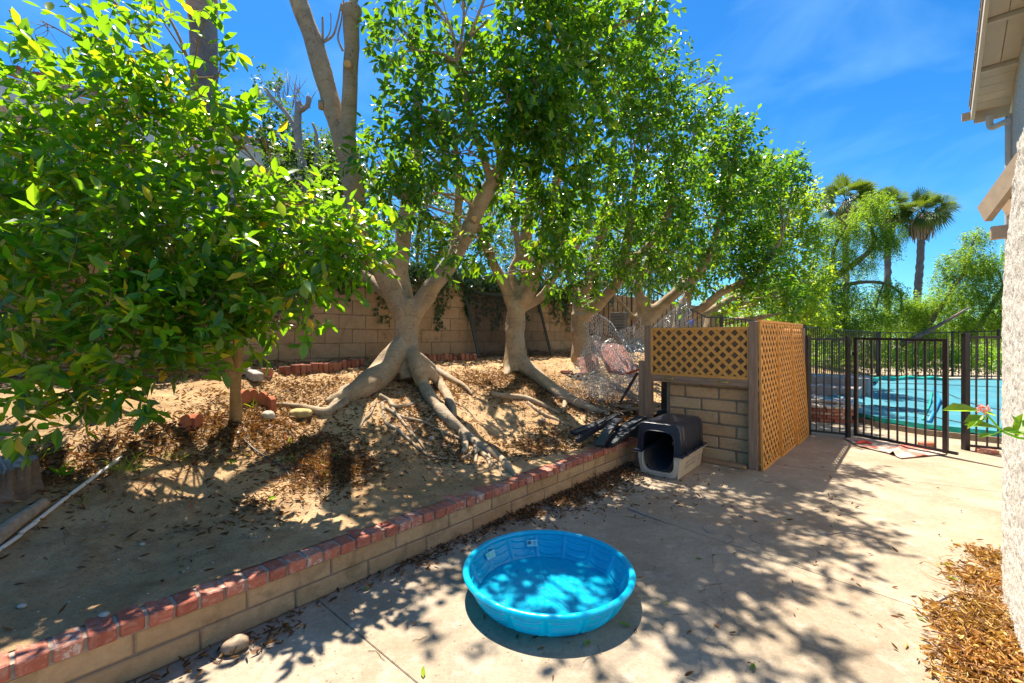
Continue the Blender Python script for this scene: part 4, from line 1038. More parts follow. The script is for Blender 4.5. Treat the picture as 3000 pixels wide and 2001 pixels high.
# ---- ficus 2
t2 = thing('ficus_tree', 'grey-barked tree standing in front of the leaning screen frame, with one root sweeping right', 'tree', (.055, 7.4, 0.95), 'row of trees on the slope')
limbs2_ = [
 (pxl([(1505, 1090, 7.3), (1508, 1040, 7.35), (1510, 980, 7.4), (1512, 920, 7.4), (1514, 880, 7.4)]), [.21, .18, .175, .18, .17]),
 (pxl([(1505, 910, 7.4), (1480, 840, 7.3), (1450, 780, 7.2), (1425, 720, 7.1), (1400, 660, 7.0), (1370, 560, 6.8)]), [.12, .10, .085, .08, .07, .05]),
 (pxl([(1515, 900, 7.4), (1545, 820, 7.4), (1540, 740, 7.3), (1545, 640, 7.2), (1560, 540, 7.0), (1580, 400, 6.8), (1600, 250, 6.5)]), [.12, .11, .115, .11, .10, .07, .05]),
 (pxl([(1520, 900, 7.4), (1555, 850, 7.2), (1578, 770, 7.0), (1590, 700, 6.8), (1620, 600, 6.5), (1640, 450, 6.2), (1650, 300, 6.0), (1655, 190, 5.9)]), [.12, .105, .09, .085, .08, .07, .055, .05]),
 (pxl([(1530, 905, 7.4), (1585, 870, 7.3), (1625, 810, 7.2), (1680, 740, 7.0), (1740, 650, 6.8)]), [.09, .07, .06, .05, .03]),
 (pxl([(1520, 880, 7.4), (1500, 800, 7.5), (1520, 730, 7.6), (1500, 620, 7.7), (1510, 480, 7.6)]), [.08, .075, .07, .06, .04]),
 (pxl([(1520, 1030, 7.35), (1535, 1070, 7.25)]) + rootpath([(1580, 1120), (1640, 1165), (1700, 1195), (1750, 1210), (1790, 1222)], [.10, .09, .08, .05, .02], .2), [.15, .14, .11, .095, .08, .05, .02]),
 (pxl([(1500, 1050, 7.3), (1490, 1085, 7.2)]) + rootpath([(1480, 1100)], [.05], .6), [.14, .10, .04]),
]
limbs2 = [(p_, [q_*.9 for q_ in r_]) for p_, r_ in limbs2_]
make_trunk(limbs2, 0.016, M['bark'], t2)
root_part(t2, [(1648, 1160), (1655, 1185), (1648, 1210)], [.04, .03, .012], .15)
root_part(t2, [(1440, 1160), (1490, 1166), (1540, 1172), (1590, 1190), (1640, 1215)], [.028, .03, .032, .026, .012], .25)
root_part(t2, [(1545, 1182), (1590, 1215), (1640, 1235), (1660, 1252)], [.02, .018, .014, .006], .25)
c2 = cl([(1500, 60, 5.2, .5, 1), (1560, 230, 5.0, .42, 1.6), (1630, 110, 5.2, .5, 1.1), (1545, 400, 5.2, .42, 1.7), (1600, 330, 5.1, .4, 1.5), (1640, 520, 5.6, .45, 1.1), (1500, 560, 5.8, .36, .8), (1660, 700, 6, .36, 1), (1600, 760, 6.2, .28, 1), (1720, 330, 5.7, .42, 1), (1740, 150, 5.6, .42, 1),
         (1830, 60, 5.8, .42, 1), (1580, -60, 5.0, .45, .8), (1740, -40, 5.4, .4, .7), (1450, 620, 6.5, .3, .7), (1420, 740, 6.8, .25, .7), (1590, 620, 6.0, .36, .9), (1640, -190, 4.6, .4, .5), (1900, 40, 6.1, .28, 1), (1500, 800, 6.6, .14, .6), (1700, 440, 5.6, .3, 1)])
c2 = thin(c2, SUNNY)
n2 = crown(t2, c2, 0.118, 270, M['ficus'], limbs2[1:6], dict(FK, dens=2.3))

# ---- ficus 3
t3 = thing('ficus_tree', 'grey-barked tree beside the tangled chicken wire, with a limb bending right', 'tree', (1.367, 8.87, 0.95), 'row of trees on the slope')
limbs3 = [
 (pxl([(1715, 1080, 8.7), (1705, 1030, 8.8), (1700, 960, 8.85), (1700, 920, 8.85)]), [.26, .20, .165, .17]),
 (pxl([(1700, 940, 8.85), (1745, 900, 8.7), (1790, 850, 8.5), (1820, 800, 8.3), (1835, 720, 8.1), (1850, 620, 7.9), (1870, 480, 7.6)]), [.13, .12, .105, .10, .09, .07, .05]),
 (pxl([(1698, 930, 8.85), (1712, 860, 8.8), (1735, 790, 8.7), (1760, 700, 8.6), (1790, 560, 8.3), (1800, 400, 8.0)]), [.12, .11, .11, .10, .08, .05]),
 (pxl([(1690, 930, 8.85), (1690, 860, 8.9), (1665, 800, 9.0), (1650, 700, 9.0), (1640, 560, 9.0)]), [.10, .09, .08, .07, .05]),
 (pxl([(1820, 800, 8.3), (1900, 720, 8.2), (1960, 620, 8.0), (1980, 540, 7.8)]), [.08, .07, .06, .04]),
]
make_trunk(limbs3, 0.02, M['bark'], t3)
root_part(t3, [(1720, 1080), (1745, 1130), (1765, 1180)], [.14, .09, .03], .3)
c3 = cl([(1800, 230, 6.5, .5, 1.1), (1850, 400, 6.8, .5, 1.1), (1780, 560, 6.8, .5, 1.1), (1900, 300, 7, .45, 1), (1980, 230, 7, .25, 1), (2050, 320, 7.2, .3, 1), (1990, 380, 7.2, .4, 1), (1950, 500, 7.5, .5, 1), (1850, 650, 7.5, .45, 1), (1950, 640, 7.8, .45, 1),
         (1720, 790, 7.2, .30, 1.3), (1800, 760, 7.6, .3, 1.2), (1900, 790, 7.8, .3, 1.1), (1980, 740, 8, .3, 1), (2000, 540, 8, .5, 1), (2080, 230, 7.4, .14, 1), (1880, 170, 6.8, .4, 1), (1960, 140, 7.1, .14, .9), (1640, 850, 7.2, .16, 1.2), (1700, 900, 8.4, .12, 1.2), (1690, 640, 7.5, .4, 1)])
c3 = thin(c3, SUNNY)
n3 = crown(t3, c3, 0.105, 240, M['ficus'], limbs3[1:], dict(FK, per_twig=9, dens=2.5))

# ---- farther ones, leaning right
def row_tree(label, base, limbs, clumps, leaf, mat, vox=0.035, tk=None):
    tr = thing('ficus_tree', label, 'tree', base, 'row of trees on the slope')
    make_trunk(limbs, vox, M['bark'], tr)
    crown(tr, clumps, leaf, 0, mat, limbs[1:] if len(limbs) > 1 else limbs, tk or dict(FK, per_twig=8, up=0.35, droop=-.2, dens=2.7, wr=.6), LEAF_LO, r0=.025)
    return tr
b4 = Vector((2.72, 10.38, 1.0))
row_tree('tree behind the sloping railing with paired limbs leaning right', b4, [
 (pxl([(1880, 990, 10.3), (1885, 920, 10.3), (1880, 870, 10.3)]), [.2, .17, .16]),
 (pxl([(1885, 930, 10.3), (1930, 900, 10.2), (1990, 850, 10.0), (2045, 800, 9.8), (2080, 740, 9.7), (2110, 640, 9.5)]), [.15, .13, .12, .11, .09, .06]),
 (pxl([(1900, 940, 10.3), (1960, 880, 10.5), (2010, 800, 10.6), (2030, 700, 10.4)]), [.12, .10, .09, .06]),
 (pxl([(1880, 900, 10.3), (1870, 830, 10.2), (1890, 780, 10.1), (1930, 700, 9.8), (1960, 600, 9.6)]), [.11, .1, .08, .07, .05]),
 (pxl([(1870, 950, 10.3), (1820, 890, 10.2), (1790, 850, 10.1)]), [.07, .05, .03])],
 cl([(2080, 480, 9, .55, 1), (2150, 450, 9, .45, 1), (2060, 640, 9.5, .6, 1), (1990, 760, 9, .4, 1), (2150, 590, 9.5, .5, 1), (2230, 530, 10, .5, 1), (1930, 800, 9.2, .25, 1), (2120, 380, 8.8, .3, .9), (2010, 860, 9.3, .2, .9), (2180, 370, 9, .14, 1), (1900, 680, 9.3, .5, 1), (2060, 760, 9.6, .4, 1), (1830, 800, 9.5, .3, .8)]), 0.125, M['ficus'])
b5 = Vector((4.05, 11.9, 0.9))
row_tree('tree with long pale limbs reaching right over the lattice enclosure', b5, [
 (pxl([(1990, 985, 12.0), (1995, 920, 12.0), (2010, 880, 12)]), [.2, .17, .16]),
 (pxl([(2000, 940, 12), (2060, 900, 11.7), (2110, 860, 11.4), (2165, 832, 11.2), (2230, 790, 11), (2290, 700, 11)]), [.13, .12, .10, .09, .07, .04]),
 (pxl([(2020, 940, 12), (2080, 910, 12.2), (2130, 880, 12.4), (2200, 850, 12.4), (2270, 800, 12.2)]), [.12, .1, .09, .07, .04]),
 (pxl([(2000, 900, 12), (2030, 830, 11.8), (2080, 760, 11.5), (2130, 680, 11.2)]), [.11, .1, .08, .05])],
 cl([(2190, 660, 11, .6, 1), (2270, 560, 11, .55, 1), (2120, 760, 11, .5, 1), (2240, 800, 11, .5, .9), (2300, 500, 11, .35, 1), (2180, 540, 10.6, .5, 1), (2330, 470, 11.2, .2, .9), (2180, 720, 11.3, .5, 1), (2060, 830, 11.6, .35, .8), (2180, 820, 11.0, .4, .9), (2290, 870, 11.5, .45, 1), (2120, 900, 12.6, .35, .8)]), 0.13, M['ficus'])
b6 = Vector((5.4, 13.4, 0.8))
row_tree('yellow-green tree at the far end of the row, nearest the pepper trees', b6, [
 (pxl([(2070, 990, 13.6), (2080, 950, 13.6), (2095, 900, 13.6)]), [.2, .18, .16]),
 (pxl([(2085, 950, 13.6), (2130, 905, 13.4), (2200, 890, 13.2), (2270, 860, 13.0), (2330, 800, 13)]), [.14, .12, .1, .08, .05]),
 (pxl([(2090, 950, 13.6), (2150, 940, 13.5), (2230, 930, 13.2), (2290, 915, 13)]), [.12, .1, .08, .04]),
 (pxl([(2095, 920, 13.6), (2150, 860, 13.4), (2220, 780, 13.2), (2290, 690, 13)]), [.12, .1, .08, .05])],
 cl([(2290, 640, 13, .75, 1), (2340, 720, 13, .65, 1), (2270, 830, 13, .7, 1), (2180, 880, 13, .5, .8), (2350, 600, 13, .5, 1), (2370, 830, 13.4, .6, 1), (2240, 730, 12.6, .6, 1), (2180, 950, 14, .5, .8), (2330, 900, 13.2, .6, 1), (2380, 940, 13.6, .5, 1)]), 0.12, M['ficus2'])

# ---- citrus tree on the left
tc_ = thing('citrus_tree', 'broad leafy citrus tree with slim twin stems and yellowing leaves, left of the roots', 'tree', (-2.29, 3.8, 0.76))
gb_ = ground(695, 1240)
Yb = gb_.y
cl_limbs = [
 ([gb_+Vector((-.02, 0, -.06))] + pxl([(690, 1150, Yb), (700, 1000, Yb), (702, 900, Yb), (690, 820, Yb), (700, 720, Yb), (715, 640, Yb+.02), (690, 560, Yb)]), [.036, .033, .032, .03, .028, .026, .024, .016]),
 ([gb_+Vector((.0, 0, -.05))] + pxl([(690, 1150, Yb-.03), (668, 1050, Yb-.05), (640, 950, Yb-.1), (600, 830, Yb-.1), (540, 700, Yb-.15), (440, 560, Yb-.2), (380, 420, Yb-.2), (330, 250, Yb-.1), (280, 100, Yb)]), [.034, .03, .028, .026, .024, .022, .02, .017, .014, .01]),
 (pxl([(640, 950, Yb-.1), (560, 860, Yb+.1), (450, 760, Yb+.2), (300, 700, Yb+.1), (150, 650, Yb), (0, 600, Yb-.1)]), [.024, .022, .02, .018, .014, .01]),
 (pxl([(700, 720, Yb), (640, 560, Yb+.1), (560, 400, Yb+.2), (480, 250, Yb+.2), (400, 100, Yb+.1), (330, 0, Yb)]), [.022, .02, .018, .016, .013, .01]),
 (pxl([(715, 640, Yb), (800, 600, Yb-.1), (900, 620, Yb-.2), (1000, 650, Yb-.2)]), [.016, .013, .01, .007]),
 (pxl([(440, 560, Yb-.2), (300, 450, Yb-.1), (180, 300, Yb), (90, 150, Yb), (30, 30, Yb)]), [.018, .016, .014, .011, .008]),
 (pxl([(560, 400, Yb+.2), (580, 280, Yb+.1), (530, 120, Yb), (470, 10, Yb)]), [.014, .011, .009, .006]),
 (pxl([(600, 830, Yb-.1), (480, 950, Yb-.35), (350, 1040, Yb-.6), (250, 1130, Yb-.8)]), [.016, .013, .01, .006]),
]
mb = MB()
for pts, rad in cl_limbs:
    P, Q = smooth_path(pts, [q*1.3 for q in rad], 5); mb.tube(P, Q, 8, True, True, 0.15)
mb.build('trunk', M['bark_citrus'], tc_)
cc0 = cl([(120, 60, 3.5, .26, .45), (280, 60, 3.5, .28, .7), (60, 230, 3.5, .24, .4), (210, 210, 3.4, .30, .55), (380, 170, 3.4, .32, .9), (500, 200, 3.4, .28, .8), (640, 130, 3.4, .14, .9), (600, 60, 3.4, .08, .7), (460, 40, 3.5, .14, .6), (590, 280, 3.4, .26, .9), (640, 370, 3.5, .22, .8),
         (450, 330, 3.4, .36, 1), (300, 360, 3.3, .36, 1), (120, 370, 3.3, .34, .9), (0, 350, 3.3, .3, .7), (560, 440, 3.5, .3, 1), (690, 430, 3.5, .14, .6), (760, 360, 3.6, .08, .7), (420, 520, 3.3, .38, 1.1), (240, 540, 3.2, .38, 1.2), (60, 540, 3.2, .38, 1.2),
         (620, 590, 3.3, .34, 1.1), (760, 575, 3.4, .16, .8), (860, 600, 3.4, .2, 1.2), (960, 640, 3.45, .16, 1.2), (1060, 690, 3.5, .15, 1.7), (1090, 770, 3.5, .10, 1.6), (1000, 760, 3.45, .16, 1.7), (940, 700, 3.4, .2, 1.5), (1130, 730, 3.6, .09, 1.5), (960, 840, 3.4, .10, 1.4), (100, 700, 3.0, .36, 1.3), (300, 720, 3.0, .36, 1.3), (500, 720, 3.1, .34, 1.2), (700, 740, 3.2, .26, 1.1), (850, 760, 3.2, .2, 1.1), (880, 880, 3.2, .11, 1.1), (760, 860, 3.2, .18, .8),
         (60, 880, 2.8, .32, 1.2), (260, 900, 2.8, .32, 1.2), (460, 900, 2.9, .28, 1), (600, 960, 3.0, .18, 1), (940, 740, 3.4, .16, 1.0), (40, 1040, 2.6, .22, .9), (220, 1080, 2.6, .22, 1), (400, 1050, 2.75, .24, 1), (540, 1080, 2.9, .17, 1), (430, 1180, 2.7, .12, .9), (250, 1210, 2.5, .13, .9), (120, 1200, 2.5, .1, .8), (20, 1230, 2.5, .08, .8), (600, 1090, 2.9, .10, .9), (910, 960, 3.3, .07, .8), (800, 800, 3.35, .22, 1.1), (700, 860, 3.3, .26, 1.7), (900, 850, 3.35, .14, 1.6), (800, 900, 3.3, .16, 1.6), (610, 940, 3.15, .24, 1.7), (500, 880, 3.05, .26, 1.5), (700, 990, 3.3, .12, 1.2), (380, 980, 2.9, .22, .9), (150, 1000, 2.7, .25, 1),
         (200, 640, 3.7, .4, .4), (450, 640, 3.8, .4, .4), (620, 780, 3.7, .3, .5)])
cc = [(c, r_, k_*(.45 if c[2] > 3.4 else .68 if c[2] > 2.7 else .85)) for c, r_, k_ in cc0]
crown(tc_, cc, 0.112, 300, M['citrus'], cl_limbs[1:], dict(per_twig=8, twig_len=0.22, droop=-0.15, outward=0.8, up=0.4, spread=0.85, wr=0.54), key='citrus_leaf_mesh', r0=.008, twmat='bark_citrus')

# ---- background planting behind the wall
pass
def bush(name, label, cat, base, clumps, leaf, mat, kw=None, group=None, branch=True):
    b = thing(name, label, cat, base, group)
    P, D, Nn, Ln, Wd, TW = twig_leaves(clumps, leaf, **(kw or dict(per_twig=8, twig_len=0.25, droop=-.2)))
    foliage(b, P, D, Nn, Ln, Wd, mat, 'foliage', LEAF_LO, 0)
    mb = MB(); st = [Vector(base)+ZV*0.1]
    for c, r, k in clumps:
        P_, Q_ = smooth_path([st[0], st[0].lerp(Vector(c), .5)+Vector((random.uniform(-.2, .2), random.uniform(-.2, .2), .1)), Vector(c)], [.04, .03, .012], 5); mb.tube(P_, Q_, 6)
    mb.build('branches', M['bark'], b)['kind'] = 'stuff'
    return b
def hedge(label, lst, leaf=0.085):
    bush('hedge_tree', label, 'tree', wp(lst[0][0], 4.7, 1.3), [((*wp(t, n, z),), r, k) for t, n, z, r, k in lst], leaf, M['hedge'], None, 'dark trees behind the garden wall')
hedge('dark green bushy tree behind the wall left of the big trunk', [(1.0, 4.5, 3.0, .6, 1), (1.6, 4.6, 3.8, .6, .9), (2.4, 4.5, 3.0, .6, 1.1), (2.6, 4.8, 3.9, .6, .9), (2.2, 5.2, 4.6, .4, .6), (3.2, 4.5, 3.1, .6, 1.1)])
hedge('dark green bushy tree behind the wall between the first two trunks', [(4.0, 4.5, 3.0, .6, 1.1), (4.8, 4.5, 3.1, .6, 1.1), (4.2, 4.8, 4.0, .6, 1), (5.2, 4.8, 4.1, .6, 1), (4.4, 5.2, 4.9, .55, .8), (5.8, 4.6, 3.2, .6, 1), (6.2, 4.9, 4.2, .6, .9), (3.4, 5.2, 4.3, .4, .7)])
hedge('dark green bushy tree behind the wall beyond the second trunk', [(7.0, 4.6, 3.2, .7, 1), (8.0, 4.6, 3.4, .7, 1), (7.4, 5.0, 4.4, .7, .9), (8.8, 5.0, 4.6, .7, .9), (9.0, 4.6, 3.4, .7, 1)])
hedge('dark green bushy tree behind the wall near the sloping railing', [(10.2, 4.6, 3.4, .8, 1), (11.6, 4.6, 3.4, .8, 1), (10.6, 5.2, 4.7, .8, .9), (12.2, 5.2, 4.8, .8, .9), (13.4, 4.8, 3.6, .9, 1), (15.0, 4.8, 3.6, 1, 1), (14.2, 5.2, 5.0, .9, .8)], .1)
hedge('bushy tree beyond the wall at the far left, behind the citrus tree', [(-.4, 4.5, 2.9, .6, .9), (-1.4, 4.5, 2.9, .6, .9), (-2.6, 4.6, 3.0, .7, .9), (-3.8, 4.6, 3.2, .7, .9)])
# pruned grey tree
pg = thing('pruned_tree', 'pruned tree with bare grey stubs behind the wall, left of the tall limbs', 'tree', at(905, 700, 7.6))
lm = [(pxl([(925, 760, 7.6), (915, 640, 7.6), (900, 540, 7.6), (880, 450, 7.55), (872, 380, 7.5), (875, 300, 7.5)]), [.09, .085, .075, .07, .06, .05]),
      (pxl([(900, 540, 7.6), (925, 480, 7.5), (928, 400, 7.5), (915, 360, 7.5)]), [.04, .03, .025, .015]), (pxl([(872, 400, 7.5), (845, 340, 7.5), (800, 290, 7.5), (782, 262, 7.5)]), [.045, .035, .03, .02]),
      (pxl([(872, 330, 7.5), (900, 310, 7.4), (905, 285, 7.4)]), [.045, .04, .045]), (pxl([(880, 440, 7.5), (840, 420, 7.4), (800, 380, 7.4)]), [.03, .02, .01])]
mb = MB()
for pts, rad in lm:
    P, Q = smooth_path(pts, rad, 5); mb.tube(P, Q, 9, True, True, .2)
for i in range(26):
    a = at(random.uniform(790, 910), random.uniform(270, 330), 7.5); mb.tube([a, a+Vector((random.uniform(-.2, .15), random.uniform(-.2, .1), random.uniform(.1, .4)))], [.008, .003], 4)
mb.build('trunk', M['bark_grey'], pg)
cut(pg, at(874, 500, 7.5), (-.6, -.8, 0), .06)
P, D, Nn, Ln, Wd, TW = twig_leaves(cl([(790, 300, 7.8, .3, .5), (830, 420, 8, .4, 1.2), (800, 230, 7.6, .14, .3), (960, 500, 8.2, .45, 1.2), (760, 240, 7.6, .1, .3), (1000, 420, 8.4, .3, 1), (950, 600, 8.2, .4, 1.2), (880, 520, 8.1, .35, 1)]), 0.08, per_twig=7, twig_len=.2, dens=4, wr=.6)
foliage(pg, P, D, Nn, Ln, Wd, M['hedge'], 'foliage', LEAF_LO)

# ivy on the rear wall
iv = thing('ivy', 'dark ivy trailing over the face of the tan block wall', 'ivy', wp(0, 3.4, 1.2))
Pn, Dn_, Nn_, Ln_ = [], [], [], []
mb = MB()
for i in range(150):
    t = random.uniform(-3.2, 7.5); z = 2.6; p = [wp(t, NW-0.02, z)]
    ln = random.uniform(.1, 1.0)*(1.0 if -1.5 < t < 1.2 or t > 2 else .6)
    k = int(ln/0.06)
    for j in range(k):
        t += random.uniform(-.05, .05); z -= 0.06; p.append(wp(t, NW-0.015-random.random()*0.02, z))
        for q in range(3):
            Pn.append(p[-1]+AV*random.uniform(-.07, .07)+ZV*random.uniform(-.04, .04)); Dn_.append(AV*random.uniform(-1, 1)-ZV*random.uniform(.1, 1)+(-NV)*.3); Nn_.append(-NV+Vector((random.uniform(-.5, .5), random.uniform(-.5, .5), random.uniform(-.2, .6)))); Ln_.append(random.uniform(.045, .08))
    if len(p) > 1: mb.tube(p, 0.004, 3, False)
mb.build('stems', M['twig'], iv)['kind'] = 'stuff'
for i in range(5200):
    t = random.uniform(-4, 9); z = 2.66-abs(random.gauss(0, .16)); Pn.append(wp(t, NW-0.03-random.random()*.10, z)); Dn_.append(AV*random.uniform(-1, 1)-ZV*random.uniform(.1, 1)-NV*.4); Nn_.append(-NV+Vector((random.uniform(-.5, .5), random.uniform(-.5, .5), random.uniform(0, .9)))); Ln_.append(random.uniform(.05, .09))
o = add('foliage', leaf_mesh('foliage', np.array(Pn), np.array(Dn_), np.array(Nn_), np.array(Ln_), np.full(len(Pn), .8), LEAF_LO), M['ivy'], iv); o['kind'] = 'stuff'

# ---- palms
def fan(mb_l, c, d, size, arr, droop):
    """a fan leaf: segments radiating from a hastula"""
    d = Vector(d).normalized(); side = d.cross(ZV)
    if side.length < .1: side = Vector((1, 0, 0))
    side.normalize(); side = (Matrix.Rotation(random.uniform(-1.2, 1.2), 3, d) @ side).normalized(); nn = side.cross(d)
    for k in range(22):
        a = -2.0+4.0*k/21; dd = d*math.cos(a)+side*math.sin(a)+nn*0.12*abs(math.sin(a)); ll = size*(0.72+0.28*math.cos(a))*random.uniform(.85, 1.05)
        dd = dd.normalized(); tip = c+dd*ll-ZV*droop*ll; mid = c+dd*ll*.6+ZV*0.02; w = side*0.02*size+nn*0.012*size
        wv = dd.cross(nn).normalized()*0.042*size
        arr.add([c, mid-wv, mid+wv, tip], [(0, 1, 2), (1, 3, 2)])
def palm(label, cpx, cpy, Y, base_z, crown_r, tr, skirt, lean=0.0, nf=34, group='fan palms beyond the pool'):
    c = at(cpx, cpy, Y); b = Vector((c.x-lean, c.y, base_z)); th = thing('fan_palm', label, 'palm tree', b, group)
    mb = MB(); pts = [b, b.lerp(c, .35)+Vector((lean*.1, 0, 0)), b.lerp(c, .7)+Vector((lean*.1, 0, 0)), c]; P, Q = smooth_path(pts, [tr*1.15, tr, tr*.95, tr*.9], 12)
    Q = [q*(1+.07*((i % 2)*2-1)) for i, q in enumerate(Q)]
    mb.tube(P, Q, 12, True, True, .2); mb.build('trunk', M['palm_trunk'], th)
    lf = MB(); st = MB()
    for i in range(nf):
        el = R(random.choice([random.uniform(20, 80), random.uniform(-30, 45), random.uniform(-55, 10)])); az = random.uniform(0, 6.28)
        d = Vector((math.cos(el)*math.cos(az), math.cos(el)*math.sin(az), math.sin(el))); pl_ = crown_r*.5*random.uniform(.7, 1.1)
        h = c+d*pl_-ZV*0.05*pl_; st.tube([c, c.lerp(h, .5)+ZV*.06, h], [.03, .022, .015], 4); fan(None, h, d+ZV*-.15, crown_r*.48, lf, .12 if el > 0 else .35)
    lf.build('fronds', M['palm'], th)['kind'] = 'stuff'; st.build('stalks', M['palm'], th)
    if skirt:
        sk = MB()
        for i in range(230):
            az = random.uniform(0, 6.28); r1 = skirt*random.uniform(.3, 1); z0 = random.uniform(-.2, -.9)
            a = c+Vector((math.cos(az)*tr, math.sin(az)*tr, z0*.4)); m_ = c+Vector((math.cos(az)*r1, math.sin(az)*r1, z0-.4)); e = m_+Vector((-math.cos(az)*.15*r1, -math.sin(az)*.15*r1, -random.uniform(.6, 1.3)))
            wv = Vector((-math.sin(az), math.cos(az), 0))*.09
            sk.add([a, m_-wv, m_+wv, e-wv*.6, e+wv*.6], [(0, 1, 2), (1, 3, 4, 2)])
        sk.build('dead_skirt', M['palm_skirt'], th)
    return th
palm('tall fan palm with a hanging brown skirt and clear trunk against the sky', 2702, 625, 40, 0, 2.8, .28, .95, lean=.9)
palm('fan palm at the left of the pair, crown above the pepper tree', 2478, 590, 40, 0, 2.9, .28, .8)
palm('fan palm crown half hidden behind the pepper tree, between the other two palms', 2600, 612, 42, 0, 2.6, .28, .7)
# near palm behind the citrus
np_ = thing('fan_palm', 'thick dark palm trunk rising behind the citrus tree at the top left', 'palm tree', Vector((-6.07, 9.0, 1.2)))
mb = MB(); P, Q = smooth_path([Vector((-6.07, 9, 1.0)), Vector((-6.07, 9, 4)), Vector((-6.10, 9, 7.6)), Vector((-6.15, 9, 8.3))], [.26, .24, .235, .23], 14); mb.tube(P, Q, 20, True, True, .06); mb.build('trunk', M['palm_trunk'], np_)
mb = MB(); P, Q = smooth_path([Vector((-6.11, 9, 7.75)), Vector((-6.13, 9, 8.2)), Vector((-6.15, 9, 9.4))], [.245, .27, .24], 8); Q = [q*(1+.03*(i % 2)) for i, q in enumerate(Q)]; mb.tube(P, Q, 20, True, True, .15); mb.build('boot_sheath', M['palm_boot'], np_)
lf = MB(); st = MB(); c = Vector((-6.15, 9, 9.5))
for i in range(26):
    el = R(random.uniform(10, 80)); az = random.uniform(0, 6.28); d = Vector((math.cos(el)*math.cos(az), math.cos(el)*math.sin(az), math.sin(el))); h = c+d*1.3; st.tube([c, h], [.03, .015], 4); fan(None, h, d, 1.2, lf, .2)
lf.build('fronds', M['palm'], np_)['kind'] = 'stuff'; st.build('stalks', M['palm'], np_)

# ---- pepper trees
def pepper(label, base, limbs, clumps, strands=1.0):
    th = thing('pepper_tree', label, 'tree', base, 'pepper trees beyond the pool')
    mb = MB()
    for pts, rad in limbs:
        P, Q = smooth_path(pts, rad, 5); mb.tube(P, Q, 8, True, True, .25)
    mb.build('trunk', M['bark_dark'], th)
    Ps, Ds, Ns, Ls = [], [], [], []; st = [p for l in limbs for p in l[0]]; tb = MB()
    for (c, r, k) in clumps:
        c = np.array(c); ns_ = int(k*strands*r*r*330)
        for i in range(ns_):
            d = RNG.normal(size=3); d /= np.linalg.norm(d); o = c+d*np.array([r, r, r*.8])*RNG.random()**.4
            ln = .35+.5*RNG.random(); m_ = int(ln/.028); az = RNG.random()*6.28; hx, hy = math.cos(az)*.5, math.sin(az)*.5
            s = np.linspace(0, 1, m_)[:, None]; pth = o+np.concatenate([hx*s*(1-.45*s)*ln, hy*s*(1-.45*s)*ln, (-.15*s-.75*s*s)*ln], 1)
            Ps.append(pth); sd_ = RNG.normal(size=(m_, 3))*.5; alt = np.where(np.arange(m_) % 2, 1, -1)[:, None]*np.array([[-hy*2, hx*2, 0]]); Ds.append(alt+sd_+np.array([0, 0, -.5])); Ns.append(RNG.normal(size=(m_, 3))+np.array([0, 0, 1.2])); Ls.append(.07+.05*RNG.random(m_))
        cv = Vector(c); s0 = min(st, key=lambda q: (q-cv).length); P, Q = smooth_path([s0, s0.lerp(cv, .5)+Vector((0, 0, .15)), cv], [.04, .03, .015], 4); tb.tube(P, Q, 5)
    P = np.concatenate(Ps); o = add('foliage', leaf_mesh('foliage', P, np.concatenate(Ds), np.concatenate(Ns), np.concatenate(Ls), np.full(len(P), .30), LEAF_LO), M['pepper'], th); o['kind'] = 'stuff'
    tb.build('branches', M['bark_dark'], th)['kind'] = 'stuff'
pepper('tall drooping pepper tree under the two left palms', at(2420, 1000, 19), [
 (pxl([(2350, 1010, 19), (2370, 930, 19), (2400, 860, 19), (2450, 810, 18.8), (2520, 760, 18.5), (2560, 710, 18.4), (2540, 640, 18.3)]), [.22, .2, .17, .14, .11, .08, .05]),
 (pxl([(2400, 860, 19), (2500, 830, 18.5), (2590, 830, 18), (2640, 860, 18)]), [.1, .08, .06, .04]),
 (pxl([(2450, 810, 18.8), (2440, 740, 18.6), (2480, 660, 18.4)]), [.09, .07, .04])],
 cl([(2560, 600, 18.5, .75, 1), (2500, 660, 18.5, .8, 1), (2580, 690, 18.3, .8, 1), (2440, 740, 18.5, .85, .9), (2520, 770, 18.5, .7, .6), (2400, 830, 18.5, .9, 1), (2480, 870, 18, .8, .9), (2600, 850, 18, .7, .9), (2560, 930, 17.8, .7, .9), (2400, 930, 18, .9, 1), (2320, 900, 18, .9, 1), (2640, 920, 18, .7, 1), (2600, 700, 18.3, .5, .8), (2250, 960, 18, .8, 1), (2480, 950, 17.8, .6, 1), (2345, 560, 17, .35, .5), (2420, 660, 18.5, .6, .9)]))
pepper('spreading pepper tree with a long bare leaning branch, right of the tall palm', at(2700, 1000, 18), [
 (pxl([(2680, 1010, 18), (2720, 950, 17.8), (2770, 880, 17.6), (2810, 820, 17.5), (2835, 770, 17.4)]), [.16, .12, .08, .06, .03]),
 (pxl([(2640, 1010, 17), (2720, 970, 16.8), (2790, 930, 16.6), (2840, 900, 16.5)]), [.10, .08, .05, .02]),
 (pxl([(2840, 1000, 17.6), (2890, 920, 17.5), (2940, 840, 17.4)]), [.1, .07, .04]),
],
 cl([(2765, 760, 18, .35, .5), (2765, 820, 18, .5, .8), (2830, 770, 17.6, .85, 1.2), (2860, 690, 17.6, .5, 1), (2910, 780, 17.6, .8, 1), (2780, 870, 17.5, .75, .9), (2880, 860, 17.5, .8, 1), (2700, 900, 18, .6, .9), (2820, 950, 17.5, .8, 1), (2920, 930, 17.5, .8, 1), (2720, 970, 17.5, .6, .8), (2990, 850, 17.5, .8, 1), (2680, 900, 18.2, .5, .8), (2960, 730, 17.8, .4, .7)]))
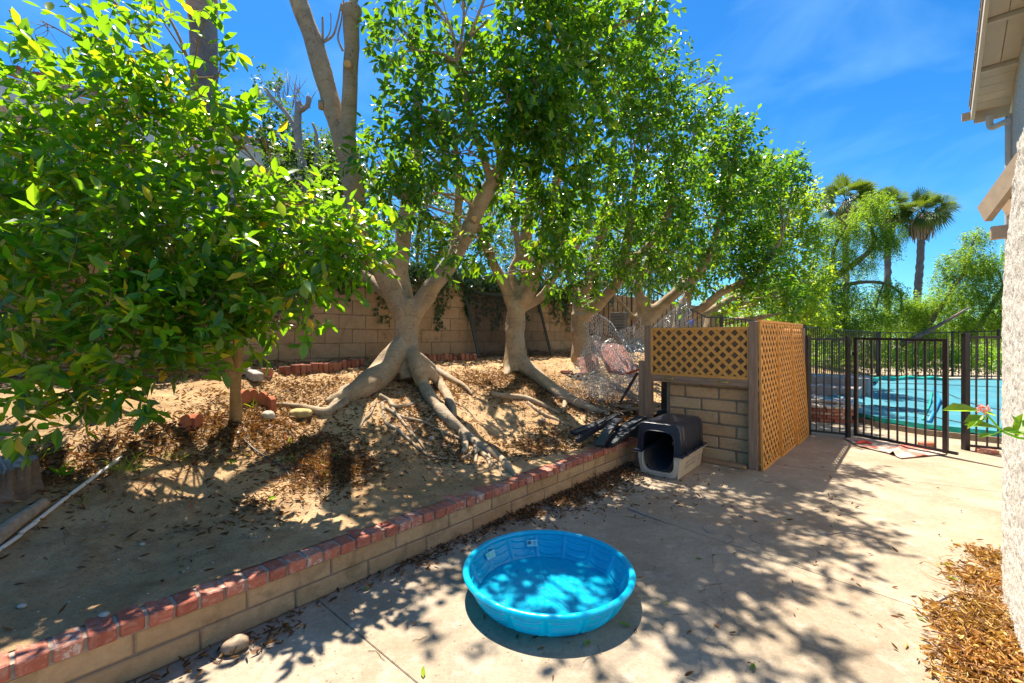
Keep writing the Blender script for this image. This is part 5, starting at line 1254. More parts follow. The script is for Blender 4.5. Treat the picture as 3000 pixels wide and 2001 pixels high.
# distant green mass that closes the view under the trees
gh = [((*at(x, y, 24),), (2.2, 1.5, 1.3), .35) for x in range(2150, 3100, 110) for y in (940, 1010)]
P, D, Nn, Ln, Wd, TW = twig_leaves(gh, 0.16, per_twig=7, twig_len=.4)
o = add('far_shrubbery', leaf_mesh('far_shrubbery', P, D, Nn, Ln, Wd, LEAF_LO), M['pepper']); tag(o, 'mass of green shrubs closing the view under the pepper trees', 'shrubbery', None, 'stuff')
gh = [((*at(x, y, Y),), (1.0, .7, .45), .9) for x, y, Y in [(2230, 1035, 15.5), (2330, 1045, 16), (2420, 1050, 17.2), (2500, 1052, 17.4), (2580, 1055, 17.4), (2660, 1055, 17), (2740, 1058, 16.8), (2820, 1058, 16.4), (2900, 1060, 16), (2980, 1060, 15.5), (3060, 1060, 15)]]
P, D, Nn, Ln, Wd, TW = twig_leaves(gh, 0.10, per_twig=7, twig_len=.25, up=.6)
o = add('ground_cover', leaf_mesh('ground_cover', P, D, Nn, Ln, Wd, LEAF_LO), M['shrub']); tag(o, 'bright green ground cover behind the rear pool fence', 'ground cover', None, 'stuff')
# ================================================================== WADING POOL
wc = Vector((0.212, 2.675, 0.0))
wpz = thing('wading_pool', 'round bright blue plastic wading pool standing empty on the patio', 'wading pool', wc)
NP = 15; RB, RR, WH = 0.400, 0.470, 0.138
def pool_r(a, v):
    x = (a/(2*math.pi)*NP) % 1.0*2-1; s = abs(x)
    r = RB+(RR-RB)*v**0.85
    rib = max(0, min(1, (1-s)/0.13)); r += 0.016*(rib*rib*(3-2*rib))*math.sin(math.pi*min(1, v*1.0+.02))**.35
    if s < .8 and .1 < v < .92:
        ph = (v+.16*(x*x)*-1+.3)*3.4; w = math.exp(-((ph % 1-.5)/.13)**2); r -= 0.0105*w*min(1, (.8-s)/.12)
    return r
NA = NP*26; NVV = 30
mb = MB()
mb.grid(lambda u, v: (lambda a: wc+Vector((math.cos(a)*pool_r(a, v), math.sin(a)*pool_r(a, v), 0.004+(WH-.004)*v)))(2*math.pi*u), NA, NVV)
fl = 40
def floor_f(u, v):
    a = 2*math.pi*u; r = pool_r(a, 0)*v; x, y = r*math.cos(a), r*math.sin(a)
    h = 0
    for q in (0, 1):
        cx = round(x/.08-q*.5)*.08+q*.04; cy = round(y/.05-q*.5)*.05+q*.025; d = math.hypot(x-cx, (y-cy))
        h = max(h, math.exp(-((d-.038)/.004)**2))
    return wc+Vector((x, y, 0.0045+.0024*h*(1 if r < RB*.95 else 0)))
mb.grid(floor_f, NA, fl)
me = modded(mb.mesh(), [('SOLIDIFY', dict(thickness=0.003, offset=0))]); add('basin', me, M['pool'], wpz)
mb = MB(); rim = []
for k in range(12):
    an = 2*math.pi*k/12; rim.append((RR+.010+math.cos(an)*.019, WH+.004+math.sin(an)*.0155))
def rim_f(u, v):
    k = v*12; i = int(k) % 12; r0, z0 = rim[i]; a = 2*math.pi*u; return wc+Vector((math.cos(a)*r0, math.sin(a)*r0, z0))
mb.grid(rim_f, 180, 12); mb.build('rim', M['pool'], wpz)
for a0, w, nm in ((100, .075, 'sticker'), (143, .085, 'sticker')):
    a = R(a0)
    def sf(u, v, off=0.006, du=1.0, cu=0, cv=0, dv=1.0):
        aa = a+((u-.5)*du+cu)*w/.45; z = .088+((v-.5)*dv+cv)*.036; vv_ = (z-.012)/(WH-.012); r = RB+(RR-RB)*vv_**.85-.008-(off-.006)*1.0; return wc+Vector((math.cos(aa)*r, math.sin(aa)*r, z))
    m_ = MB(); m_.grid(sf, 6, 3); s = m_.build(nm, M['sticker'], wpz)
    for (cu, cv, du, dv) in ((.25, .1, .36, .5), (-.25, .25, .3, .08), (-.25, .08, .34, .06), (-.25, -.1, .26, .06), (-.25, -.28, .32, .06)):
        m_ = MB(); m_.grid(lambda u, v: sf(u, v, .0072, du, cu, cv, dv), 4, 2); m_.build('print', M['sticker_ink'] if a0 < 120 else M['sticker_green'], s)

# ================================================================== PET CRATE
cf = Vector((1.56, 4.86, 0)); cd = Vector((.63, .777, 0)).normalized(); cw = Vector((cd.y, -cd.x, 0))
cr_ = thing('pet_crate', 'open pet carrier with navy top over tan base, at the end of the low wall', 'pet carrier', cf+cd*.38)
def cpt(x, y, z): return cf+cw*x+cd*y+ZV*z                        # x right, y back, z up
Lc = .80; W0, W1, W2, W3 = .205, .245, .24, .218; ZF, ZT = .245, .572
def slotmask(nu, nv, u0, u1, v0, v1, per, gap, rows):
    def mk(i, j):
        u, v = (i+.5)/nu, (j+.5)/nv
        if not (u0 < u < u1 and v0 < v < v1): return True
        q = (v-v0)/(v1-v0)*rows; row = int(q); fr = q-row
        if fr < .18: return True
        p = (u-u0)/(u1-u0)*per+(.5 if row % 2 else 0)
        return (p % 1) > gap
    return mk
def side(sx):
    m_ = MB()
    def f(u, v):
        z = 0.0+ZF*v; x = W0+(W1-W0)*v; ins = .02*(1-v); y = ins+(Lc-2*ins)*u
        c = .05; 
        if y < c: x -= c*(1-math.sqrt(max(0, 1-((c-y)/c)**2)))
        if y > Lc-c: x -= c*(1-math.sqrt(max(0, 1-((y-Lc+c)/c)**2)))
        return cpt(sx*x, y, max(z, .004))
    m_.grid(f, 120, 30, True, slotmask(120, 30, .22, .9, .25, .9, 14, .45, 3)); return m_
for sx in (-1, 1):
    me = modded(side(sx).mesh(), [('SOLIDIFY', dict(thickness=.006, offset=0))]); add('side_panel', me, M['tan_plastic'], cr_)
m_ = MB()
m_.grid(lambda u, v: cpt((u*2-1)*(W0+(W1-W0)*v-.04), Lc-.02*(1-v), max(ZF*v, .004)), 60, 24, True, slotmask(60, 24, .15, .85, .3, .85, 9, .42, 3))
me = modded(m_.mesh(), [('SOLIDIFY', dict(thickness=.006, offset=0))]); add('back_panel', me, M['navy'], cr_)  # back of the tan base coloured navy to imitate the shaded interior
m_ = MB(); m_.box(cpt(0, Lc/2, .012), W0*2-.01, Lc-.05, .014, cw, cd); m_.build('floor_pan', M['tan_plastic'], cr_)
# front of the base: a frame round the lower half of the opening
OW = .172; OZ0 = .05; OZ1 = .485
def ring_front(inner, outer, y0, y1, mat, nm):
    m_ = MB(); k = len(inner); vv = [cpt(x, y0, z) for x, z in outer]+[cpt(x, y0-.008, z) for x, z in inner]+[cpt(x, y1, z) for x, z in inner]+[cpt(x, y1, z) for x, z in outer]
    ff = []
    for i in range(k-1):
        for j in range(3): ff.append((j*k+i, j*k+i+1, (j+1)*k+i+1, (j+1)*k+i))
    m_.add(vv, ff, False); m_.build(nm, mat, cr_)
inner = []; outer = []
for i in range(33):                                              # lower half, from left flange round the bottom to right flange
    s = i/32; a = math.pi*(1+s); ex = .42
    cx, cz = math.cos(a), math.sin(a); ix = math.copysign(abs(cx)**ex, cx)*OW; iz = ZF-(abs(cz)**ex)*(ZF-OZ0)
    inner.append((ix, iz)); sg = math.copysign(abs(cx)**.22, cx); oz = ZF-(abs(cz)**.22)*(ZF-.003); outer.append((sg*(W0+(W1-W0)*(oz/ZF)-.012), oz))
ring_front(inner, outer, .006, .05, M['tan_plastic'], 'front_panel')
inner2 = []; outer2 = []
for i in range(33):
    s = i/32; a = math.pi*s; cx, cz = math.cos(a), math.sin(a)
    inner2.append((math.copysign(abs(cx)**.45, cx)*(OW+.003*abs(cz)), ZF+.03+(abs(cz)**.5)*(OZ1-ZF-.03))); oz = ZF+(abs(cz)**.20)*(ZT-.01-ZF); t_ = (oz-ZF)/(ZT-ZF); outer2.append((math.copysign(abs(cx)**.20, cx)*(W2+(W3-W2)*t_**1.5), oz))
ring_front([(OW, ZF)]+inner2+[(-OW, ZF)], [(W2, ZF)]+outer2+[(-W2, ZF)], .012, .06, M['navy'], 'front_shell')
m_ = MB()
def shell(u, v):
    a = math.pi*u; cx, cz = math.cos(a), math.sin(a); oz = ZF+(abs(cz)**.20)*(ZT-.01-ZF); t_ = (oz-ZF)/(ZT-ZF); x = math.copysign(abs(cx)**.20, cx)*(W2+(W3-W2)*t_**1.5)
    y = .012+(Lc-.024)*v; e = min(v, 1-v)*Lc; c = .05; k = 1
    if e < c: k = 1-(.03 if v < .5 else .10)*(1-math.sqrt(max(0, 1-((c-e)/c)**2)))
    rib = .006*(1 if (.12 < v < .2 or .8 < v < .88) and abs(cx) > .5 else 0)
    top = .006 if (abs(x) < W3*.72 and .12 < v < .88 and oz > ZT-.03) else 0
    return cpt(x*k+math.copysign(rib, x), y, ZF+(oz-ZF)*k+top)
m_.grid(shell, 72, 60)
vv = [shell(i/72, 1.0) for i in range(73)]; m_.add(vv, [tuple(range(73))], False)
me = modded(m_.mesh(), [('SOLIDIFY', dict(thickness=.005, offset=-1))]); add('top_shell', me, M['navy'], cr_)
# flanges and latches
m_ = MB(); fl_ = [(-W1-.012, .0), (-W1-.012, Lc), (W1+.012, Lc), (W1+.012, .0)]
for (a, b) in (((-W1-.010, -.01), (-W1-.010, Lc)), ((W1+.010, -.01), (W1+.010, Lc)), ((-W1-.02, Lc), (W1+.02, Lc))):
    m_.bar(cpt(a[0], a[1], ZF+.006), cpt(b[0], b[1], ZF+.006), .038, .016)
for s in (-1, 1): m_.bar(cpt(s*(W1+.028), -.01, ZF+.006), cpt(s*(OW+.0), -.01, ZF+.006), .03, .022)
m_.build('upper_flange', M['navy'], cr_)
m_ = MB()
for (a, b) in (((-W1-.008, -.006), (-W1-.008, Lc-.002)), ((W1+.008, -.006), (W1+.008, Lc-.002))): m_.bar(cpt(a[0], a[1], ZF-.010), cpt(b[0], b[1], ZF-.010), .034, .014)
m_.build('lower_flange', M['tan_plastic'], cr_)
for s in (-1, 1):
    for y in (.12, .38, .66):
        m_ = MB(); m_.box(cpt(s*(W1+.022), y, ZF+.012), .018, .05, .034, cw, cd); m_.build('latch', M['navy'], cr_)
m_ = MB(); P = [cpt(x*1.02, -.004, z) for x, z in [(OW, ZF)]+inner2+[(-OW, ZF)]]; m_.tube(P, .007, 6); m_.build('door_rim', M['navy'], cr_)
m_ = MB(); P = [cpt(x*1.02, -.006, z-.003) for x, z in inner]; m_.tube(P, .007, 6); m_.build('door_rim', M['tan_plastic'], cr_)
# crumpled fleece pad inside; its dark raised sides stand in for inner shade
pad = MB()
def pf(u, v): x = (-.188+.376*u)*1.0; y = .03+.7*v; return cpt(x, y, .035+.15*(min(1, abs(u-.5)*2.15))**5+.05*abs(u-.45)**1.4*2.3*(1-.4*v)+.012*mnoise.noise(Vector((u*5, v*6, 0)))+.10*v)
pad.grid(pf, 40, 24); me = modded(pad.mesh(), [('SOLIDIFY', dict(thickness=.022, offset=1))]); tag(add('pet_bed', me, M['fleece']), 'dark grey fleece pad folded inside the pet carrier, sides raised to stand for shade', 'pet bed')

# ================================================================== BLACK PLASTIC SLATS
def slat(label, a, b, w, h, za, zb, slots=False, curve=0.0, mat='black_plastic'):
    A_ = ground(*a)+ZV*za; B_ = ground(*b)+ZV*zb; d = (B_-A_).normalized(); r = d.cross(ZV).normalized(); L_ = (B_-A_).length
    th = thing('plastic_slat', label, 'slat', A_, 'black plastic slats piled on the low wall')
    P = [A_.lerp(B_, i/10)+ZV*(curve*math.sin(math.pi*i/10)) for i in range(11)]
    m_ = MB()
    for i in range(10): m_.bar(P[i]-d*.002, P[i+1]+d*.002, w, h)
    m_.build('body', M[mat], th)
    if slots:
        n = int(L_/.034)
        for i in range(1, n-1):
            p = A_+d*(L_*i/n)+ZV*(curve*math.sin(math.pi*i/n)); m2 = MB(); m2.box(p-r*0.0+Vector((0, 0, h/2+.001)), w*.5, .016, .004, r, d); m2.build('slot', M['iron'], th) if False else None
            for s in (-1, 1): m3 = MB(); m3.box(p+r*s*w*.38+ZV*(h/2+.006), .012, .02, .014, r, d); m3.build('rib', M[mat], th)
    else:
        for s in (-1, 1): m3 = MB(); m3.bar(P[0]+r*s*w*.44+ZV*(h/2+.003), P[-1]+r*s*w*.44+ZV*(h/2+.003), .01, .010); m3.build('rib', M[mat], th)
slat('black plastic slat lying lowest at the back of the pile, nearest the roots', (1682, 1278), (1800, 1236), .12, .03, .03, .05)
slat('black ribbed plastic rail lying across the top of the pile', (1692, 1310), (1812, 1245), .055, .045, .07, .12, True)
slat('black arched plastic slat in the middle of the pile, its end over the bricks', (1755, 1322), (1815, 1252), .10, .03, .05, .10, False, .05)
slat('broad black plastic slat on the right of the pile beside the pet carrier', (1775, 1322), (1868, 1262), .16, .028, .03, .05)
slat('black plastic slat partly hidden behind the pet carrier', (1815, 1275), (1880, 1252), .13, .028, .05, .07)

# ================================================================== LEANING SCREEN FRAME
sfr = thing('window_screen', 'dark metal framed fly screen leaning on the rear wall behind the second trunk', 'screen', at(1480, 1050, 8.0))
TL, TR, BR_, BL = at(1360, 852, 8.0), at(1576, 880, 9.0), at(1617, 1048, 8.95), at(1405, 1052, 7.9)
fr_n = (TR-TL).cross(BL-TL).normalized()
for a, b in ((TL, TR), (TR, BR_), (BR_, BL), (BL, TL)):
    mb = MB(); mb.bar(a+(a-b).normalized()*.022, b+(b-a).normalized()*.022, .05, .022, fr_n); mb.build('frame', M['frame_metal'], sfr)
mb = MB(); mb.add([TL, TR, BR_, BL], [(0, 1, 2, 3)]); mb.build('mesh_panel', M['screen'], sfr)

# ================================================================== CHICKEN WIRE TANGLE AND DEBRIS
def hexnet(f, nu, nv, r, skip=0.0):
    """hexagonal netting on the surface f(u,v)"""
    m_ = MB(); pts = {}
    def P_(i, j): return f((i+(.5 if j % 2 else 0))/nu, j/nv)
    for j in range(nv):
        for i in range(nu):
            if random.random() < skip: continue
            a = P_(i, j); up = f((i+(.5 if j % 2 else 0))/nu, (j+.62)/nv)
            m_.tube([a, up], r, 3, False, False)
            o = 0 if j % 2 else -1
            m_.tube([up, P_(i+o, j+1)], r, 3, False, False); m_.tube([up, P_(i+o+1, j+1)], r, 3, False, False)
    return m_
cwr = thing('chicken_wire', 'crumpled roll of grey chicken wire heaped left of the timber post', 'chicken wire', ground(1830, 1180))
def net1(u, v):
    p = at(1700+170*u+16*math.sin(v*9), 1170-225*v+26*math.sin(u*7+v*3), 6.9+.5*math.sin(u*3.1)*math.cos(v*2)-.25*u); return p+Vector((0, .12*mnoise.noise(Vector((u*5, v*5, 1))), .10*mnoise.noise(Vector((u*6, v*4, 2)))))
def net2(u, v):
    p = at(1730+150*u, 1185-200*v*(1-.2*u), 7.3); return p+Vector((.1*mnoise.noise(Vector((u*4, v*4, 7))), .35*math.sin(v*3.1)*-1, .15*mnoise.noise(Vector((u*6, v*6, 5)))))
def net3(u, v):                                                  # the roll draped over the railing
    p = at(1895+125*u, 965-40*u+48*v*(.5+.5*u)-75*u*(1-v)+18, 8.2); a = v*5; return p+Vector((0, .16*math.cos(a), .09*math.sin(a)))
def net4(u, v):
    p = at(1820+80*u, 965+20*math.sin(u*3)+70*v, 6.6); return p+Vector((0, .2*math.sin(v*6), .05*math.sin(u*12)))
mb = MB()
for f, a, b in ((net1, 30, 26), (net2, 26, 24), (net3, 26, 20), (net4, 18, 14)):
    h = hexnet(f, a, b, .0030, .03); mb.add(h.v, h.f)
mb.build('netting', M['galv'], cwr)
gw = thing('wire_hoops', 'loops of thin green garden wire sticking out of the slope beside the third trunk', 'wire', ground(1690, 1130))
for i in range(15):
    a = ground(1640+8*i+random.uniform(-8, 8), 1150+random.uniform(-18, 30)); b = a+Vector((random.uniform(.25, .6), random.uniform(.0, .3), random.uniform(.0, .15))); hgt_ = random.uniform(.2, .42)
    P, Q = smooth_path([a, a.lerp(b, .35)+ZV*hgt_*.75, a.lerp(b, .75)+ZV*hgt_, b+ZV*hgt_*.8, b+Vector((.05, 0, hgt_*.4))], [.0028]*5, 5); mb = MB(); mb.tube(P, .0028, 5); mb.build('hoop', M['green_wire'], gw)
wt = thing('wire_ties', 'short bright wire ends standing in the litter left of the timber post', 'wire', ground(1830, 1205))
for i in range(12):
    a = ground(1700+15*i+random.uniform(-5, 5), 1150+5*i+random.uniform(-12, 12)); mb = MB(); mb.tube([a, a+Vector((random.uniform(-.05, .02), 0, random.uniform(.05, .11)))], .0028, 4); mb.build('tie', M['galv'], wt)
for lab, c, s, rot in (('large pink flagstone lying behind the chicken wire', (1808, 1050, 7.3), (.66, .62, .07), (.9, .30, .35)), ('smaller pink flagstone leaning left of the large one', (1728, 1068, 7.9), (.34, .36, .06), (1.0, -.2, .2))):
    me = block_mesh(*s, .012, 7, .03); o = add('flagstone', me, M['pink_stone'], None, Matrix.Translation(at(*c)) @ Matrix.Rotation(rot[2], 4, 'Z') @ Matrix.Rotation(rot[0], 4, 'X') @ Matrix.Rotation(rot[1], 4, 'Y')); tag(o, lab, 'flagstone')
ww = thing('barrow_part', 'orange-red plastic sheet propped on a black bar by the timber post', 'plastic sheet', ground(1850, 1190))
mb = MB(); a, b = at(1835, 1096, 6.5), at(1885, 1078, 6.2); mb.bar(a, b, .10, .012); mb.bar(a, a.lerp(b, .5), .03, .014); mb.build('sheet', M['orange'], ww)
mb = MB(); mb.bar(at(1817, 1178, 6.6), at(1868, 1092, 6.4), .03, .03); mb.build('bar', M['black_plastic'], ww)
hb = MB()
for i in range(700):                                              # dry prunings under the wire
    a = ground(random.gauss(1785, 52), random.gauss(1140, 34)); d = Vector((random.gauss(0, 1), random.gauss(0, 1), random.gauss(0, .3))).normalized()*random.uniform(.08, .3); a += ZV*random.uniform(0, .26)
    hb.tube([a, a+d*.5+ZV*.02, a+d], [.004, .003, .0015], 4, False)
tag(hb.build('dry_prunings', M['bark_grey']), 'heap of thin dry twigs under the chicken wire', 'prunings', None, 'stuff')
sp = thing('paver_stack', 'stack of thin grey pavers behind the railing by the rear wall', 'paver stack', at(1815, 985, 10.4))
for i in range(9):
    c = at(1806+i*1.2, 982-i*8, 10.2); o = add('paver', block_mesh(.34, .28, .045, .004, i, .004), M['grey_paver'], sp, Matrix.Translation(c) @ Matrix.Rotation(-.5+random.uniform(-.1, .1), 4, 'Z') @ Matrix.Rotation(random.uniform(-.06, .06), 4, 'X'))
bc = thing('blue_clip', 'small bright blue plastic clip hanging on the railing above the lattice', 'clip', at(2022, 946, 10.9))
mb = MB(); mb.box(at(2022, 944, 10.85), .13, .04, .07); mb.bar(at(2020, 944, 10.84), at(2032, 938, 10.84), .04, .04); mb.tube([at(2024, 946, 10.86), at(2022, 970, 10.86)], .014, 5); mb.build('clip', M['blue_clip'], bc)
for lab, a, b, w in (('orange-brown plank lying on the slope left of the timber post', (1800, 1193), (1868, 1208), .10), ('upper brown plank lying behind the first, left of the timber post', (1835, 1183), (1870, 1190), .10), ('short pale plank on the litter beside the rack leg', (1800, 1215), (1905, 1200), .06)):
    A_, B_ = ground(*a)+ZV*.03, ground(*b)+ZV*.035; L_ = (B_-A_).length; o = add('plank', block_mesh(L_, w, .022, .003, 4, .002), M['board'], None, frameM((A_+B_)/2, (B_-A_), ez=ZV.cross(B_-A_).cross(B_-A_)*-1)); tag(o, lab, 'plank')

# ================================================================== STONES, BRICKS, STUMP, LOG, PIPE
def stone(name, label, cat, c, s, mat, seed=0, rot=0.0, cubic=0.0):
    bm = bmesh.new(); bmesh.ops.create_icosphere(bm, subdivisions=4, radius=1)
    for v in bm.verts:
        d = v.co.normalized(); 
        if cubic: d = Vector([math.copysign(abs(x)**(1-cubic), x) for x in d])
        n_ = 1+.10*mnoise.noise(d*1.5+Vector((seed, 0, 0)))+.03*mnoise.noise(d*4+Vector((seed, 1, 0))); v.co = Vector((d.x*s[0], d.y*s[1], d.z*s[2]))*n_
    for f in bm.faces: f.smooth = True
    me = bpy.data.meshes.new(name); bm.to_mesh(me); bm.free(); o = add(name, me, M[mat], None, Matrix.Translation(c) @ Matrix.Rotation(rot, 4, 'Z')); tag(o, label, cat); return o
g_ = ground(688, 1910); stone('river_stone', 'smooth brown oval river stone at the foot of the low wall', 'stone', g_+ZV*.03, (.062, .045, .036), 'river_stone', 3, .6)
g_ = ground(785, 1232); stone('pale_stone', 'pale rounded stone on a stub of soil beside the red scalloped edging', 'stone', g_+ZV*.035, (.055, .05, .05), 'pale_stone', 5, 0, .2)
g_ = ground(880, 1222); stone('ochre_rock', 'flat ochre rock lying by the tip of the thick left root', 'rock', g_+ZV*.03, (.10, .07, .045), 'moss_stone', 9, .2, .3)
g_ = ground(1264, 1288); stone('pebble', 'round pale pebble on the slope between the thin roots', 'stone', g_+ZV*.015, (.03, .03, .022), 'pale_stone', 2)
g_ = ground(1592, 1235); stone('pebble', 'round pale pebble below the second tree, beside its exposed roots', 'stone', g_+ZV*.015, (.03, .03, .028), 'pale_stone', 12)
g_ = ground(306, 1808); stone('pebble', 'small flat tan pebble on the bare soil above the red bricks at lower left', 'stone', g_+ZV*.008, (.022, .016, .010), 'pale_stone', 22)
g_ = ground(65, 1786); stone('pebble', 'small cream pebble on the bare soil near the lower left edge', 'stone', g_+ZV*.008, (.018, .013, .010), 'pale_stone', 25)
g_ = ground(418, 1598); stone('pebble', 'small grey-white pebble in the dappled soil above the red bricks', 'stone', g_+ZV*.006, (.014, .012, .008), 'pale_stone', 28)
g_ = ground(2945, 1820); stone('pebble', 'small pinkish stone among the dry leaves by the stucco wall', 'stone', g_+ZV*.01, (.018, .014, .011), 'pale_stone', 31)
gs = MB(); cl_ = MB()
for i in range(900):
    t_, n_ = random.uniform(-4, 3.8), abs(random.gauss(0, 1.0))+.15; p = wp(t_, n_); r_ = random.choice([.003, .004, .006])*random.uniform(.7, 1.3); p.z = soil(p.x, p.y)+r_*.3
    vs8 = [p+Vector((dx*r_*1.3, dy*r_, dz*r_*.7)) for dx, dy, dz in ((1, 0, 0), (0, 1, 0), (-1, 0, 0), (0, -1, 0), (0, 0, 1))]; gs.add(vs8, [(0, 1, 4), (1, 2, 4), (2, 3, 4), (3, 0, 4)])
for i in range(260):
    t_ = random.uniform(-1.6, 3.4); p = wp(t_, -abs(random.gauss(0, .12))); r_ = random.choice([.002, .003, .005]); p.z = r_*.3
    gs.add([p+Vector((dx*r_*1.3, dy*r_, dz*r_*.7)) for dx, dy, dz in ((1, 0, 0), (0, 1, 0), (-1, 0, 0), (0, -1, 0), (0, 0, 1))], [(0, 1, 4), (1, 2, 4), (2, 3, 4), (3, 0, 4)])
for i in range(2600):
    t_, n_ = random.uniform(-4, 3.8), random.choice([random.uniform(.2, 1.2), random.uniform(.3, 3.2)]); p = wp(t_, n_); r_ = random.choice([.004, .005, .008])*random.uniform(.6, 1.5); p.z = soil(p.x, p.y)+r_*.2
    q_ = [p+Vector((dx*r_*random.uniform(.8, 1.5), dy*r_*random.uniform(.8, 1.3), dz*r_*random.uniform(.6, 1))) for dx, dy, dz in ((1, 0, 0), (.4, 1, 0), (-.8, .6, 0), (-.8, -.6, 0), (.4, -1, 0), (0, 0, 1))]; cl_.add(q_, [(0, 1, 5), (1, 2, 5), (2, 3, 5), (3, 4, 5), (4, 0, 5)])
tag(cl_.build('soil_clods', M['soil']), 'crumbly clods of dry soil over the bare slope', 'soil', None, 'stuff')
tag(gs.build('grit', M['pale_stone']), 'small stones and crumbs of soil scattered over the bare slope', 'gravel', None, 'stuff')
# scalloped terracotta edging
def scallop(label, pts, hgt_=.16, lift=.0):
    th = None
    for i in range(len(pts)-1):
        a, b = pts[i], pts[i+1]; d = (b-a); d.z = 0; L_ = d.length; d.normalize(); base = (a+b)/2
        if th is None: th = thing('scalloped_edging', label, 'edging', a)
        prof = [(-L_/2, -.05)]
        prof += [(-L_/2+L_*k/10, hgt_-.03+.028*math.sin(math.pi*k/10)) for k in range(11)]+[(L_/2, -.05)]
        n_ = d.cross(ZV); m_ = MB(); A_ = [base+d*(x*.98)+ZV*z+n_*.026 for x, z in prof]; B_ = [base+d*(x*.98)+ZV*z-n_*.026 for x, z in prof]; k = len(prof)
        m_.add(A_+B_, [tuple(range(k)), tuple(reversed(range(k, 2*k)))]+[(j+1, j, k+j, k+j+1) for j in range(k-1)]); m_.build('scallop', M['terracotta'], th)
zb_ = ZV*(-.01)
e1 = [ground(x, y)+zb_ for x, y in [(702, 1192), (730, 1182), (757, 1186), (782, 1196), (802, 1212)]]
scallop('curved row of terracotta scalloped edging right of the citrus stem', e1, .15)
e2 = [ground(x, y)+zb_ for x, y in [(532, 1252), (562, 1260), (588, 1246)]]; scallop('loose terracotta scalloped edging piece below the citrus leaves', e2, .12)
for lab, px_, py_, rz, tx, mt in (('grey-topped concrete block tilted at the left end of the brick row', 745, 1110, .9, .3, 'cmu_grey'), ('grey brick standing behind the terracotta edging', 718, 1098, .3, -.2, 'cmu_grey'), ('single dirty red brick at the left end of the brick row', 782, 1102, .2, .1, 'brick')):
    g_ = ground(px_, py_); o = add('loose_brick', block_mesh(.10, .20, .085, .008, px_, .008) if mt == 'cmu_grey' else block_mesh(.09, .08, .1, .008, px_, .008), M[mt], None, Matrix.Translation(g_+ZV*.035) @ Matrix.Rotation(rz, 4, 'Z') @ Matrix.Rotation(tx*.5, 4, 'X')); tag(o, lab, 'brick')
for i, (x, y) in enumerate(((1660, 1098), (1690, 1105))):
    g_ = ground(x, y); o = add('loose_brick', block_mesh(.2, .1, .065, .008, i, .006), M['brick_old'], None, Matrix.Translation(g_+ZV*.04) @ Matrix.Rotation(-.4+i, 4, 'Z')); tag(o, ('pale pink brick lying left of the third trunk', 'pale pink brick under the green wire hoops')[i], 'brick')
# bricks by the gate
for lab, x, y, rz, mt in (('red brick lying flat on the concrete right of the gate opening', 2891, 1328, -.5, 'brick'), ('broken red brick lying under the free end of the open gate', 2715, 1308, .2, 'brick')):
    g_ = ground(x, y); o = add('loose_brick', block_mesh(.20, .095, .055, .006, x, .004), M[mt], None, Matrix.Translation(g_+ZV*.028) @ Matrix.Rotation(rz, 4, 'Z')); tag(o, lab, 'brick')
# rug
rug = MB(); rp_ = [ground(x, y) for x, y in [(2474, 1290), (2560, 1330), (2622, 1345), (2770, 1332), (2660, 1302), (2560, 1292)]]
def rugf(u, v):
    a = ground_l([(2474, 1287), (2520, 1312), (2600, 1330), (2640, 1346), (2770, 1334)], u); b = ground_l([(2480, 1290-4), (2545, 1291), (2620, 1297), (2700, 1308), (2775, 1330)], u); p = a.lerp(b, v)
    p.z = .012+.02*max(0, mnoise.noise(Vector((p.x*5, p.y*5, 0))))+.05*math.exp(-((u-.6)/.035)**2)*(1-v); return p
def ground_l(l, u):
    x = u*(len(l)-1); i = min(int(x), len(l)-2); f = x-i; return ground(l[i][0]*(1-f)+l[i+1][0]*f, l[i][1]*(1-f)+l[i+1][1]*f)
rug.grid(rugf, 40, 10); me = modded(rug.mesh(), [('SOLIDIFY', dict(thickness=.006, offset=1))]); tag(add('rug', me, M['rug']), 'rumpled worn tan rug with red patches lying under the open gate', 'rug')
mb = MB(); P, Q = smooth_path([ground(2512, 1306)+ZV*.04, ground(2530, 1303)+ZV*.045, ground(2552, 1307)+ZV*.04], [.018, .022, .016], 5); mb.tube(P, Q, 8); tag(mb.build('red_rag', M['red']), 'rolled red rag lying on the rug by the gate', 'rag')
# stump and log at the left
g_ = ground(-40, 1478); stp = thing('tree_stump', 'weathered grey stump with split sides at the left edge', 'stump', g_)
mb = MB(); 
def stf(u, v):
    a = 2*math.pi*u; r_ = .135*(1+.12*math.sin(a*3)+.08*mnoise.noise(Vector((math.cos(a)*3, math.sin(a)*3, v))))*(1+.35*(1-v)**2)+.016*mnoise.noise(Vector((math.cos(a)*14, math.sin(a)*14, v*1.5))); r_ += .02*mnoise.noise(Vector((math.cos(a)*6, math.sin(a)*6, 3))); return g_+Vector((math.cos(a)*r_-.03, math.sin(a)*r_+.1, -.06+v*(.24+.25*math.sin(a)*r_+.02*mnoise.noise(Vector((math.cos(a)*9, math.sin(a)*9, 9))))))
mb.grid(stf, 120, 10); mb.build('bark', M['stump'], stp)
mb = MB(); mb.grid(lambda u, v: (lambda p: Vector((g_.x-.03, g_.y+.1, g_.z+.215)).lerp(p, v)+ZV*(.012*mnoise.noise(Vector((p.x*60*v, p.y*60*v, 2)))-.004*math.sin(u*44)**8*v))(stf(u, 1)), 120, 12); mb.build('cut_top', M['stump_top'], stp)
mb = MB(); P, Q = smooth_path([ground(-60, 1640)+ZV*.03, ground(40, 1560)+ZV*.035, ground(132, 1490)+ZV*.03], [.04, .038, .030], 8); mb.tube(P, Q, 12, True, True, .2); tag(mb.build('log', M['log']), 'short weathered log lying beside the white pipe at the left edge', 'log')
